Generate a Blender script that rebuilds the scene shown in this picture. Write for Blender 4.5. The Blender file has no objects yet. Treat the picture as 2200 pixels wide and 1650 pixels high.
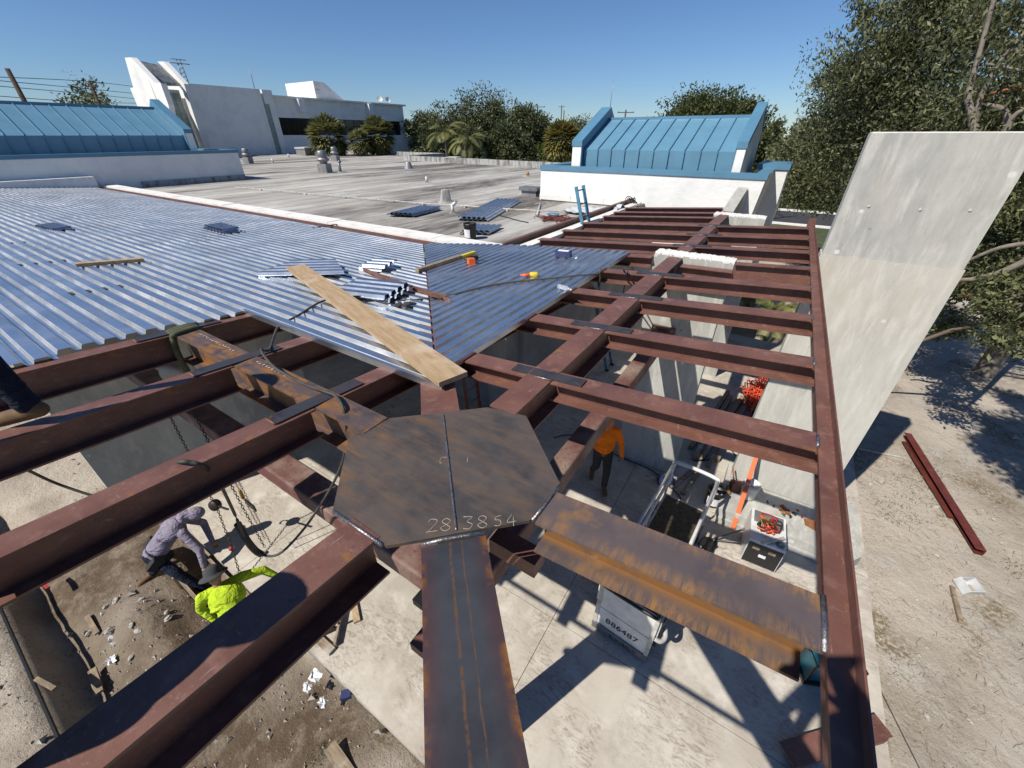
import bpy, math, random
import numpy as np
from mathutils import Vector, Matrix
random.seed(7); rng = np.random.default_rng(7)
SC = bpy.context.scene
COL = SC.collection
R = math.radians
# ---------------------------------------------------------------- camera, sky, sun, exposure
CAM = Vector((1.207, -1.178, 6.0)); PITCH = math.atan(535/850.0); YAW = R(32.9)
cd = bpy.data.cameras.new('camera'); cd.sensor_width = 36; cd.lens = 36*850/2200; cd.clip_start = .03; cd.clip_end = 3000
cam = bpy.data.objects.new('camera', cd); COL.objects.link(cam); cam.location = CAM
cam.rotation_euler = (math.pi/2-PITCH, 0, YAW); SC.camera = cam
SUN_EL = R(49); SHAZ = R(23.4)                      # shadows fall towards (sin SHAZ, cos SHAZ)
sdir = Vector((-math.sin(SHAZ)*math.cos(SUN_EL), -math.cos(SHAZ)*math.cos(SUN_EL), math.sin(SUN_EL)))
wd = bpy.data.worlds.new('World'); SC.world = wd; wd.use_nodes = True
nt = wd.node_tree; bg = nt.nodes['Background']
sk = nt.nodes.new('ShaderNodeTexSky'); sk.sky_type = 'NISHITA'; sk.sun_disc = False
sk.sun_elevation = SUN_EL; sk.sun_rotation = math.atan2(sdir.x, sdir.y); sk.altitude = 0
sk.air_density = 1.0; sk.dust_density = .0; sk.ozone_density = 4.0
tn = nt.nodes.new('ShaderNodeMix'); tn.data_type = 'RGBA'; tn.blend_type = 'MULTIPLY'; tn.inputs[0].default_value = 1; tn.inputs[7].default_value = (.79, .97, 1.22, 1)   # white balance of the whole sky
nt.links.new(sk.outputs[0], tn.inputs[6]); nt.links.new(tn.outputs[2], bg.inputs[0]); bg.inputs[1].default_value = .063
sl = bpy.data.lights.new('sun', 'SUN'); sl.energy = 5.0; sl.angle = R(.55); sl.color = (1, .94, .845)
so = bpy.data.objects.new('sun', sl); COL.objects.link(so); so.rotation_euler = sdir.to_track_quat('Z', 'Y').to_euler()
SC.render.engine = 'CYCLES'; SC.view_settings.view_transform = 'Standard'; SC.view_settings.look = 'None'
SC.view_settings.exposure = .32; SC.view_settings.gamma = 1
SC.cycles.max_bounces = 6

# ---------------------------------------------------------------- picture -> place helpers
def ray(px, py):
    rx, ry = px-1100., py-825.; c, s = math.cos(PITCH), math.sin(PITCH)
    X, Y, Z = rx, 850*c-ry*s, -(850*s+ry*c); a, b = math.cos(YAW), math.sin(YAW)
    return Vector((X*a-Y*b, X*b+Y*a, Z))
def at(px, py, z=0.): r = ray(px, py); return CAM+r*((z-6.)/r.z)
def aty(px, py, y): r = ray(px, py); return CAM+r*((y-CAM.y)/r.y)
def atx(px, py, x): r = ray(px, py); return CAM+r*((x-CAM.x)/r.x)
def far(px, py, D): r = ray(px, py); return CAM+r*(D/math.hypot(r.x, r.y))
def zr(x): return 4.35+.075*x            # right wing roof plane
def zl(y): return 4.35-.075*y            # left wing roof plane

# ---------------------------------------------------------------- materials
def lin(c):
    return tuple(((v/255/12.92) if v/255 <= .04045 else ((v/255+.055)/1.055)**2.4) for v in c)+(1,)
class MT:
    K = {'galvanized': 1, 'galv_dark': 1, 'weld': 1, 'slab_concrete': .82, 'ground_sand': .77, 'roof_membrane': .84, 'fin_concrete': .68, 'leaf_oak': 1, 'leaf_near': .9, 'leaf_ficus': 1, 'leaf_hedge': 1, 'frond': 1, 'frond_yellow': 1, 'stucco': .92, 'white_coping': .85, 'white_paint': .9, 'orange_hivis': 1, 'lime_hivis': .9, 'worn_white': .9, 'paper': 1, 'vehicle_white': 1, 'chalk': 1, 'chalk_white': 1, 'clear_plastic': 1, 'orange_level': .9, 'orange_net': .9, 'skin': .9, 'blue_metal': .8, 'blue_cap': .8, 'yellow': .9, 'tarp': .9}
    def kc(s, c): return (c[0]*s.k, c[1]*s.k, c[2]*s.k, 1)
    def __init__(s, name, rough=.7, metal=0, spec=.5):
        s.k = MT.K.get(name, .68)
        m = bpy.data.materials.new(name); m.use_nodes = True; s.m = m; s.t = m.node_tree; s.n = s.t.nodes; s.l = s.t.links
        s.b = s.n['Principled BSDF']; s.b.inputs['Roughness'].default_value = rough; s.b.inputs['Metallic'].default_value = metal
        s.b.inputs['Specular IOR Level'].default_value = spec; s.tc = s.n.new('ShaderNodeTexCoord').outputs['Object']; s.col = None; s.bh = None
    def co(s, scale=(1, 1, 1), rot=(0, 0, 0), loc=(0, 0, 0)):
        m = s.n.new('ShaderNodeMapping'); m.inputs['Scale'].default_value = scale; m.inputs['Rotation'].default_value = rot; m.inputs['Location'].default_value = loc
        s.l.new(s.tc, m.inputs[0]); return m.outputs[0]
    def noise(s, scale, lo=.4, hi=.6, vec=None, detail=6, rough=.6, dist=0):
        t = s.n.new('ShaderNodeTexNoise'); t.inputs['Scale'].default_value = scale; t.inputs['Detail'].default_value = detail
        t.inputs['Roughness'].default_value = rough; t.inputs['Distortion'].default_value = dist; s.l.new(vec or s.tc, t.inputs['Vector'])
        return s.ramp(t.outputs['Fac'], lo, hi)
    def voro(s, scale, lo, hi, vec=None, feature='F1'):
        t = s.n.new('ShaderNodeTexVoronoi'); t.inputs['Scale'].default_value = scale; t.feature = feature; s.l.new(vec or s.tc, t.inputs['Vector'])
        return s.ramp(t.outputs['Distance'], lo, hi)
    def ramp(s, f, lo, hi):
        r = s.n.new('ShaderNodeMapRange'); r.inputs['From Min'].default_value = lo; r.inputs['From Max'].default_value = hi; s.l.new(f, r.inputs[0]); return r.outputs[0]
    def mul(s, a, b, op='MULTIPLY'):
        m = s.n.new('ShaderNodeMath'); m.operation = op; m.use_clamp = op == 'MULTIPLY'
        for i, v in enumerate((a, b)):
            if isinstance(v, (int, float)): m.inputs[i].default_value = v
            else: s.l.new(v, m.inputs[i])
        return m.outputs[0]
    def base(s, c): c = s.kc(c); s.col = c; s.b.inputs['Base Color'].default_value = c; return s
    def mix(s, c, f):
        m = s.n.new('ShaderNodeMix'); m.data_type = 'RGBA'
        if isinstance(f, (int, float)): m.inputs[0].default_value = f
        else: s.l.new(f, m.inputs[0])
        if isinstance(s.col, tuple): m.inputs[6].default_value = s.col
        else: s.l.new(s.col, m.inputs[6])
        if isinstance(c, tuple): m.inputs[7].default_value = s.kc(c)
        else: s.l.new(c, m.inputs[7])
        s.col = m.outputs[2]; return s
    def rough(s, f, lo, hi):
        r = s.n.new('ShaderNodeMapRange'); r.inputs['To Min'].default_value = lo; r.inputs['To Max'].default_value = hi; s.l.new(f, r.inputs[0]); s.l.new(r.outputs[0], s.b.inputs['Roughness']); return s
    def bump(s, f, strength=.4, dist=.01):
        b = s.n.new('ShaderNodeBump'); b.inputs['Strength'].default_value = strength; b.inputs['Distance'].default_value = dist; s.l.new(f, b.inputs['Height'])
        if s.bh: s.l.new(s.bh, b.inputs['Normal'])
        s.bh = b.outputs[0]; return s
    def axis(s, i, vec=None):
        x = s.n.new('ShaderNodeSeparateXYZ'); s.l.new(vec or s.tc, x.inputs[0]); return x.outputs[i]
    def band(s, v, c, w, soft=.3):     # 1 inside |v-c|<w
        a = s.n.new('ShaderNodeMath'); a.operation = 'ABSOLUTE'; s.l.new(s.mul(v, c, 'SUBTRACT'), a.inputs[0])
        return s.ramp(a.outputs[0], w, w*(1-soft))
    def done(s):
        if s.col is not None and not isinstance(s.col, tuple): s.l.new(s.col, s.b.inputs['Base Color'])
        if s.bh: s.l.new(s.bh, s.b.inputs['Normal'])
        return s.m
def g(v, b=0): return (v, v, v*(1+b), 1)
M = {}
def cloth(name, c, var=.2):
    m = MT(name, .9, 0, .15).base(c); m.mix(tuple(x*(1-var) for x in c[:3])+(1,), m.noise(5, .35, .65)); m.mix(tuple(x*.45 for x in c[:3])+(1,), m.mul(m.noise(6, .6, .75), .5)); m.bump(m.noise(7, 0, 1, m.co((1, 1, 2.2)), 3, .5, 1.2), 1, .05); m.bump(m.noise(22, 0, 1), .6, .012); M[name] = m.done()
def simple(name, c, rough=.6, metal=0, var=.25, scale=6, bump=0, bs=40, spec=.5):
    m = MT(name, rough, metal, spec).base(c); d = tuple(x*(1-var) for x in c[:3])+(1,)
    m.mix(d, m.noise(scale, .35, .65))
    if bump: m.bump(m.noise(bs, 0, 1), bump, .005)
    M[name] = m.done(); return M[name]
# steel
m = MT('red_primer', .5).base((.240, .110, .082, 1)); m.mix((.155, .068, .053, 1), m.noise(2.4, .35, .68)); m.mix((.31, .165, .13, 1), m.noise(9, .54, .76, m.co((1, 1, 4)))); m.mix((.36, .26, .21, 1), m.mul(m.noise(60, .58, .72), m.noise(4, .45, .66))); m.mix((.40, .30, .26, 1), m.mul(m.noise(5, .63, .66, m.co((9, 1, 1), (0, 0, .5)), 8, .75), .6)); m.mix((.40, .30, .26, 1), m.mul(m.noise(4, .64, .665, m.co((1, 11, 1), (0, 0, -.4)), 8, .75), .6))
m.mix((.36, .16, .05, 1), m.mul(m.noise(7, .62, .70), .7)); m.mix((.09, .045, .04, 1), m.mul(m.noise(11, .64, .72), .6)); m.rough(m.noise(8, .3, .7), .36, .66); m.bump(m.noise(60, 0, 1), .15, .004); M['primer'] = m.done()
m = MT('dusty_primer', .7).base((.17, .068, .058, 1)); m.mix((.34, .25, .2, 1), m.noise(2.2, .42, .68)); m.mix((.10, .04, .035, 1), m.noise(30, .55, .7)); M['tube'] = m.done()
m = MT('mill_scale', .42, .25).base((.070, .068, .075, 1)); m.mix((.11, .075, .078, 1), m.noise(1.6, .42, .6, dist=1)); m.mix((.036, .036, .044, 1), m.noise(6, .5, .7)); m.mix((.26, .12, .04, 1), m.mul(m.noise(22, .6, .72), .7))
m.rough(m.noise(10, .3, .7), .33, .55); m.bump(m.noise(90, 0, 1), .08, .003); M['mill'] = m.done()
m = MT('spoke_steel', .4, .25).base((.082, .086, .098, 1)); ax = m.axis(0); wob = m.mul(m.noise(5, 0, 1), .03)
axw = m.mul(ax, wob, 'ADD')
m2 = m.mul(m.ramp(m.mul(ax, 0, 'ADD'), .07, .13), 1); m.mix((.105, .062, .066, 1), m2)
a2 = m.n.new('ShaderNodeMath'); a2.operation = 'MULTIPLY'; a2.inputs[1].default_value = -1; m.l.new(ax, a2.inputs[0]); m.mix((.11, .065, .068, 1), m.ramp(a2.outputs[0], .07, .13)); m.mix((.05, .05, .06, 1), m.noise(3, .45, .75))
for cx, ww in ((-.02, .008), (.035, .004)):
    m.mix((.22, .11, .045, 1), m.mul(m.mul(m.band(axw, cx+.015, ww, .6), m.noise(38, .36, .56)), .75))
m.mix((.33, .13, .03, 1), m.mul(m.mul(m.ramp(ax, .115, .15), 1), m.noise(12, .45, .6))); m.mix((.33, .13, .03, 1), m.mul(m.ramp(a2.outputs[0], .125, .152), m.noise(12, .45, .6))); m.rough(m.noise(10, .3, .7), .3, .5); M['spoke'] = m.done()
m = MT('plate_steel', .5, .15).base((.125, .105, .094, 1)); m.mix((.070, .066, .068, 1), m.noise(3, .42, .6)); m.mix((.22, .14, .085, 1), m.mul(m.noise(3, .42, .7, m.co((1, 4.5, 1), (0, 0, R(-33))), 8), .6)); m.mix((.30, .15, .05, 1), m.mul(m.mul(m.noise(2.2, .50, .68, m.co((1, 5, 1), (0, 0, R(-33)), (2, 1, 0)), 8, .7), m.ramp(m.axis(0), .0, -.5)), .75))
m.mix((.24, .2, .16, 1), m.mul(m.noise(60, .64, .75), .5)); m.bump(m.noise(80, 0, 1), .1, .003); m.rough(m.noise(7, .3, .7), .4, .62); M['plate'] = m.done()
m = MT('rusty_steel', .65, .1).base((.150, .115, .115, 1)); m.mix((.092, .076, .084, 1), m.noise(3, .36, .65)); yv = m.axis(1); zv = m.axis(2); rb = m.noise(13, .42, .60, m.co((2.2, .35, .35)), 9, .8, .6); big = m.noise(2.2, .3, .6)
m.mix((.42, .215, .07, 1), m.mul(m.mul(rb, m.ramp(yv, .06, .0)), m.mul(big, .95))); m.mix((.42, .215, .07, 1), m.mul(m.mul(rb, m.ramp(yv, .14, .19)), m.mul(big, .9))); m.mix((.28, .135, .045, 1), m.mul(m.mul(m.ramp(zv, 4.345, 4.335), m.ramp(yv, .03, .08)), m.noise(9, .2, .5))); m.mix((.36, .18, .055, 1), m.mul(m.noise(5, .55, .7), .7)); m.mix((.42, .38, .38, 1), m.mul(m.noise(4, .66, .72), .5)); m.bump(m.noise(70, 0, 1), .2, .004); M['rusty'] = m.done()
m = MT('rust_girder', .65, .1).base((.12, .085, .085, 1)); m.mix((.32, .14, .035, 1), m.noise(3, .42, .62, m.co((1, 5, 3)))); m.mix((.075, .06, .065, 1), m.noise(9, .5, .66)); m.bump(m.noise(60, 0, 1), .2, .004); M['rust2'] = m.done()
simple('weld', (.34, .33, .34, 1), .35, .8, .6, 60, .6, 120)
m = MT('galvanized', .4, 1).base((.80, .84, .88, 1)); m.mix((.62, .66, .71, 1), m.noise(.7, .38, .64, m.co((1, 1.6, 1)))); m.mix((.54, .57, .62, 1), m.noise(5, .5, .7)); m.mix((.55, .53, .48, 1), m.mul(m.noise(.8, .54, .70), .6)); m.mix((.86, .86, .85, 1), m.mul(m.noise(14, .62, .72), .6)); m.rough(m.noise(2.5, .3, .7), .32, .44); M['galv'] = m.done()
m = MT('galvanized', .5, .7).base((.50, .52, .55, 1)); m.mix((.30, .33, .37, 1), m.noise(1.6, .36, .60)); m.mix((.80, .80, .80, 1), m.mul(m.noise(3, .54, .70, m.co((.3, .3, 1))), .7)); m.mix((.40, .41, .42, 1), m.noise(9, .5, .72)); m.mix((.60, .55, .47, 1), m.mul(m.noise(1.1, .56, .7), .5)); M['galv_rib_glare'] = m.done()  # same sheet metal, rib sides only: sun glare put into the colour as white streaks
simple('galv_dark', (.42, .47, .55, 1), .35, .9, .3, 5)
# masonry and ground
m = MT('fin_concrete', .85).base((.62, .615, .56, 1)); m.mix((.44, .44, .41, 1), m.noise(1.3, .36, .62, m.co((2.2, 1, .55)), 9, .7)); m.mix((.72, .71, .66, 1), m.noise(4, .5, .7, m.co((2.2, 1, .4)), 9, .7)); m.mix((.56, .50, .42, 1), m.mul(m.noise(1.7, .56, .74, m.co((2, 1, .7))), .4)); m.mix((.36, .36, .34, 1), m.mul(m.noise(7, .58, .72, m.co((2, 2, .5)), 9, .75), .6)); m.mix((.16, .15, .14, 1), m.mul(m.voro(3.1, .07, .03), m.noise(11, .48, .56))); m.mix((.80, .79, .74, 1), m.mul(m.voro(2.3, .09, .06), m.noise(5, .5, .55)))
m.bump(m.noise(3, 0, 1, m.co((1, 1, .4))), .25, .02); m.bump(m.noise(30, 0, 1), .2, .01); M['fin'] = m.done()
m = MT('fin_concrete', .85).base((.68, .665, .60, 1)); m.mix((.54, .525, .47, 1), m.noise(1.3, .40, .66, m.co((2.2, 1, .55)), 9, .7)); m.mix((.76, .74, .68, 1), m.noise(4, .5, .7, m.co((2.2, 1, .4)), 9, .7)); m.mix((.64, .57, .46, 1), m.mul(m.ramp(m.axis(2), 3.4, 4.4), m.mul(m.noise(3, .42, .62, m.co((3, 1, .6))), .7))); m.mix((.38, .38, .35, 1), m.mul(m.noise(7, .6, .72, m.co((2, 2, .5)), 9, .75), .5)); m.mix((.82, .80, .74, 1), m.mul(m.voro(2.3, .10, .06), m.noise(5, .48, .55))); m.bump(m.noise(3, 0, 1, m.co((1, 1, .4))), .25, .02); m.bump(m.noise(30, 0, 1), .2, .01); M['fin_low'] = m.done()
m = MT('slab_concrete', .8).base((.56, .515, .44, 1)); m.mix((.43, .385, .32, 1), m.noise(.9, .4, .62, None, 8, .65, .8)); m.mix((.64, .60, .53, 1), m.noise(2.5, .5, .7)); m.mix((.27, .225, .18, 1), m.mul(m.noise(6.5, .47, .64, m.co((1, 2.6, 1), (0, 0, .6)), 10, .72, 1.5), m.noise(1.1, .42, .56))); m.mix((.20, .15, .12, 1), m.mul(m.noise(45, .6, .72), m.noise(1.4, .48, .6))); m.bump(m.noise(25, 0, 1), .12, .01); M['slab'] = m.done()
m = MT('sand', .95).base((.40, .34, .27, 1)); m.mix((.27, .225, .18, 1), m.noise(.55, .42, .6, None, 8)); m.mix((.50, .45, .38, 1), m.noise(1.7, .5, .66, None, 8, .7)); m.mix((.12, .085, .06, 1), m.mul(m.noise(1.2, .5, .62, m.co((1, 1, 1), (0, 0, 0), (4.2, 1.7, 0)), 8), .0)); m.mix((.68, .64, .57, 1), m.mul(m.voro(26, .2, .12), m.noise(1.3, .46, .58))); m.mix((.14, .105, .075, 1), m.mul(m.noise(35, .6, .68), m.noise(2.3, .45, .58))); m.mix((.13, .15, .05, 1), m.mul(m.noise(1.1, .6, .68, m.co((1, 1, 1), (0, 0, 0), (9, 3, 0))), m.noise(20, .45, .55)))
m.bump(m.noise(9, 0, 1, None, 12, .7), .9, .06); m.bump(m.noise(60, 0, 1), .5, .012); M['sand'] = m.done()
m = MT('dug_soil', .95).base((.10, .072, .05, 1)); m.mix((.22, .175, .13, 1), m.noise(2.4, .45, .62, None, 9, .7)); m.mix((.055, .04, .03, 1), m.noise(14, .5, .65)); m.mix((.5, .46, .4, 1), m.mul(m.voro(18, .16, .1), m.noise(2, .52, .6))); m.bump(m.noise(8, 0, 1, None, 12, .75), 1, .08); m.bump(m.noise(50, 0, 1), .6, .015); M['soil'] = m.done()
m = MT('grass', .9).base((.075, .095, .028, 1)); m.mix((.14, .13, .05, 1), m.noise(.25, .42, .6)); m.mix((.045, .065, .02, 1), m.noise(3, .4, .6)); m.bump(m.noise(15, 0, 1), .6, .05); M['grass'] = m.done()
simple('asphalt', (.06, .06, .063, 1), .85, 0, .3, 2, .2)
m = MT('stucco', .85).base((.78, .78, .76, 1)); m.mix((.66, .67, .66, 1), m.noise(.8, .45, .7)); m.mix((.50, .52, .53, 1), m.mul(m.noise(3, .56, .75, m.co((2.2, 2.2, .35))), .3)); m.bump(m.noise(6, 0, 1), .45, .03); M['stucco'] = m.done()
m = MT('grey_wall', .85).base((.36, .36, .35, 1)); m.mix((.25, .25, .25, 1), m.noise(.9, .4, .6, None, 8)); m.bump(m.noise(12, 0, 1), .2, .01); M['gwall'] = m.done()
m = MT('white_coping', .75).base((.80, .79, .75, 1)); m.mix((.58, .57, .53, 1), m.noise(3, .5, .75)); M['coping'] = m.done()
m = MT('dirty_parapet', .85).base((.52, .52, .50, 1)); m.mix((.14, .14, .13, 1), m.mul(m.noise(2.6, .45, .62, m.co((1.4, 1.4, .35))), .85)); M['parapet'] = m.done()
simple('blue_metal', (.135, .30, .43, 1), .45, 0, .12, 1.5)
simple('blue_cap', (.11, .265, .40, 1), .42, 0, .12, 1.5)
m = MT('roof_membrane', .9).base((.46, .445, .41, 1)); m.mix((.30, .285, .26, 1), m.noise(.33, .38, .62, m.co((1.6, .25, 1)), 9, .7)); m.mix((.56, .545, .505, 1), m.noise(1.2, .52, .7, m.co((1, .4, 1))))
xx = m.mul(m.axis(0), m.mul(m.noise(.6, 0, 1), .25), 'ADD'); fr = m.n.new('ShaderNodeMath'); fr.operation = 'PINGPONG'; fr.inputs[1].default_value = .5; m.l.new(xx, fr.inputs[0])
m.mix((.10, .095, .088, 1), m.mul(m.mul(m.ramp(fr.outputs[0], .07, .015), m.noise(.7, .36, .56)), .8))
m.mix((.095, .085, .075, 1), m.mul(m.noise(.22, .47, .60, m.co((1.5, .28, 1), (0, 0, 0), (3.1, 0, 0)), 6, .65), m.noise(3, .25, .5, m.co((2, .4, 1)))))
m.mix((.38, .30, .2, 1), m.mul(m.noise(.5, .58, .7, m.co((1, 1, 1), (0, 0, 0), (7, 2, 0))), .4)); m.bump(m.noise(8, 0, 1), .3, .02); M['roof'] = m.done()
simple('glass_dark', (.018, .017, .018, 1), .12, 0, .3, .4)
simple('glass_block', (.42, .52, .48, 1), .25, 0, .35, 3)
# small things
m = MT('lumber', .75).base((.58, .42, .25, 1)); m.mix((.46, .31, .17, 1), m.noise(4, .4, .6, m.co((1, 9, 9)), 8)); m.mix((.68, .56, .42, 1), m.noise(2.5, .55, .72)); m.mix((.30, .18, .09, 1), m.mul(m.noise(6, .6, .7, m.co((.6, 14, 14))), .6)); m.bump(m.noise(8, 0, 1, m.co((1, 14, 14))), .2, .004); M['lumber'] = m.done()
m = MT('old_lumber', .85).base((.40, .31, .21, 1)); m.mix((.24, .18, .12, 1), m.noise(5, .4, .6, m.co((1, 7, 7)))); m.mix((.58, .54, .48, 1), m.noise(3, .55, .7)); M['oldlumber'] = m.done()
simple('white_paint', (.72, .72, .70, 1), .45, 0, .25, 5)
simple('worn_white', (.62, .60, .55, 1), .55, 0, .5, 7)
simple('grey_metal', (.36, .37, .38, 1), .45, .5, .3, 4)
simple('fan_metal', (.46, .46, .46, 1), .5, .3, .35, 3)
simple('black_plastic', (.018, .018, .019, 1), .4, 0, .3, 8)
simple('black_rubber', (.022, .021, .02, 1), .7, 0, .3, 8)
simple('grey_cable', (.085, .078, .066, 1), .7, 0, .4, 12)
simple('ladder_blue', (.10, .34, .52, 1), .45, 0, .3, 5)
simple('ladder_red', (.30, .06, .03, 1), .5)
cloth('orange_hivis', (1.0, .21, .01, 1))
cloth('lime_hivis', (.50, .68, .035, 1))
cloth('lilac_cloth', (.37, .33, .43, 1))
cloth('charcoal_cloth', (.035, .035, .04, 1))
cloth('camo_cloth', (.075, .068, .06, 1))
cloth('denim', (.022, .03, .055, 1))
simple('boot_leather', (.22, .12, .05, 1), .8, 0, .35, 9)
simple('skin', (.34, .18, .11, 1), .6, 0, .1, 9)
simple('hat_cloth', (.075, .078, .085, 1), .9, 0, .3, 9)
simple('orange_level', (.80, .13, .025, 1), .4, 0, .1, 5)
simple('red_plastic', (.55, .04, .03, 1), .5, 0, .3, 9)
simple('red_steel', (.20, .045, .032, 1), .5, 0, .45, 6)
simple('orange_net', (.75, .09, .03, 1), .6, 0, .2, 6)
simple('yellow', (.75, .55, .03, 1), .5)
simple('yellow_tool', (.55, .30, .04, 1), .5, 0, .4, 30)
simple('navy_print', (.03, .045, .16, 1), .5)
simple('teal_tool', (.015, .16, .22, 1), .4)
simple('chain_steel', (.08, .06, .045, 1), .5, .6, .4, 20)
simple('paper', (.75, .76, .78, 1), .8, 0, .2, 9)
simple('olive_strap', (.12, .13, .07, 1), .9, 0, .35, 15)
simple('glove_cloth', (.07, .065, .06, 1), .95, 0, .5, 40)
simple('stone', (.60, .56, .49, 1), .9, 0, .4, 5)
simple('bark', (.24, .19, .14, 1), .9, 0, .5, 5, .6, 12)
simple('pale_bark', (.34, .29, .24, 1), .9, 0, .5, 6, .5, 14)
simple('cut_wood', (.42, .16, .06, 1), .8, 0, .4, 9)
simple('pole_wood', (.10, .065, .045, 1), .9)
simple('vehicle_white', (.75, .75, .75, 1), .35)
simple('tarp', (.62, .64, .66, 1), .25, 0, .3, 6)
simple('chalk', (.36, .30, .22, 1), .95, 0, .3, 40)
simple('chalk_white', (.75, .74, .72, 1), .95, 0, .3, 40)
simple('orange_dry', (.42, .24, .06, 1), .9)
m = MT('clear_plastic', .12).base((.85, .88, .9, 1)); m.b.inputs['Transmission Weight'].default_value = .75; M['clear'] = m.done()
def leafmat(name, c0, c1, trans=.25):
    m = MT(name, .55, 0, .35); a = m.n.new('ShaderNodeAttribute'); a.attribute_name = 'tint'; m.base(c0); m.mix(c1, a.outputs['Fac'])
    m.done(); tb = m.n.new('ShaderNodeBsdfTranslucent'); m.l.new(m.col, tb.inputs[0]); mx = m.n.new('ShaderNodeMixShader'); mx.inputs[0].default_value = trans
    m.l.new(m.b.outputs[0], mx.inputs[1]); m.l.new(tb.outputs[0], mx.inputs[2]); m.l.new(mx.outputs[0], m.n['Material Output'].inputs[0]); M[name] = m.m
leafmat('leaf_oak', (.030, .042, .016, 1), (.15, .16, .065, 1))
leafmat('leaf_near', (.040, .050, .022, 1), (.27, .285, .13, 1), .32)
leafmat('leaf_ficus', (.040, .055, .018, 1), (.115, .120, .038, 1))
leafmat('leaf_hedge', (.050, .075, .018, 1), (.150, .175, .045, 1))
leafmat('frond', (.060, .075, .025, 1), (.230, .225, .080, 1))
leafmat('frond_yellow', (.090, .095, .025, 1), (.330, .270, .080, 1))
leafmat('grassblade', (.06, .08, .02, 1), (.22, .19, .09, 1))

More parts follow.
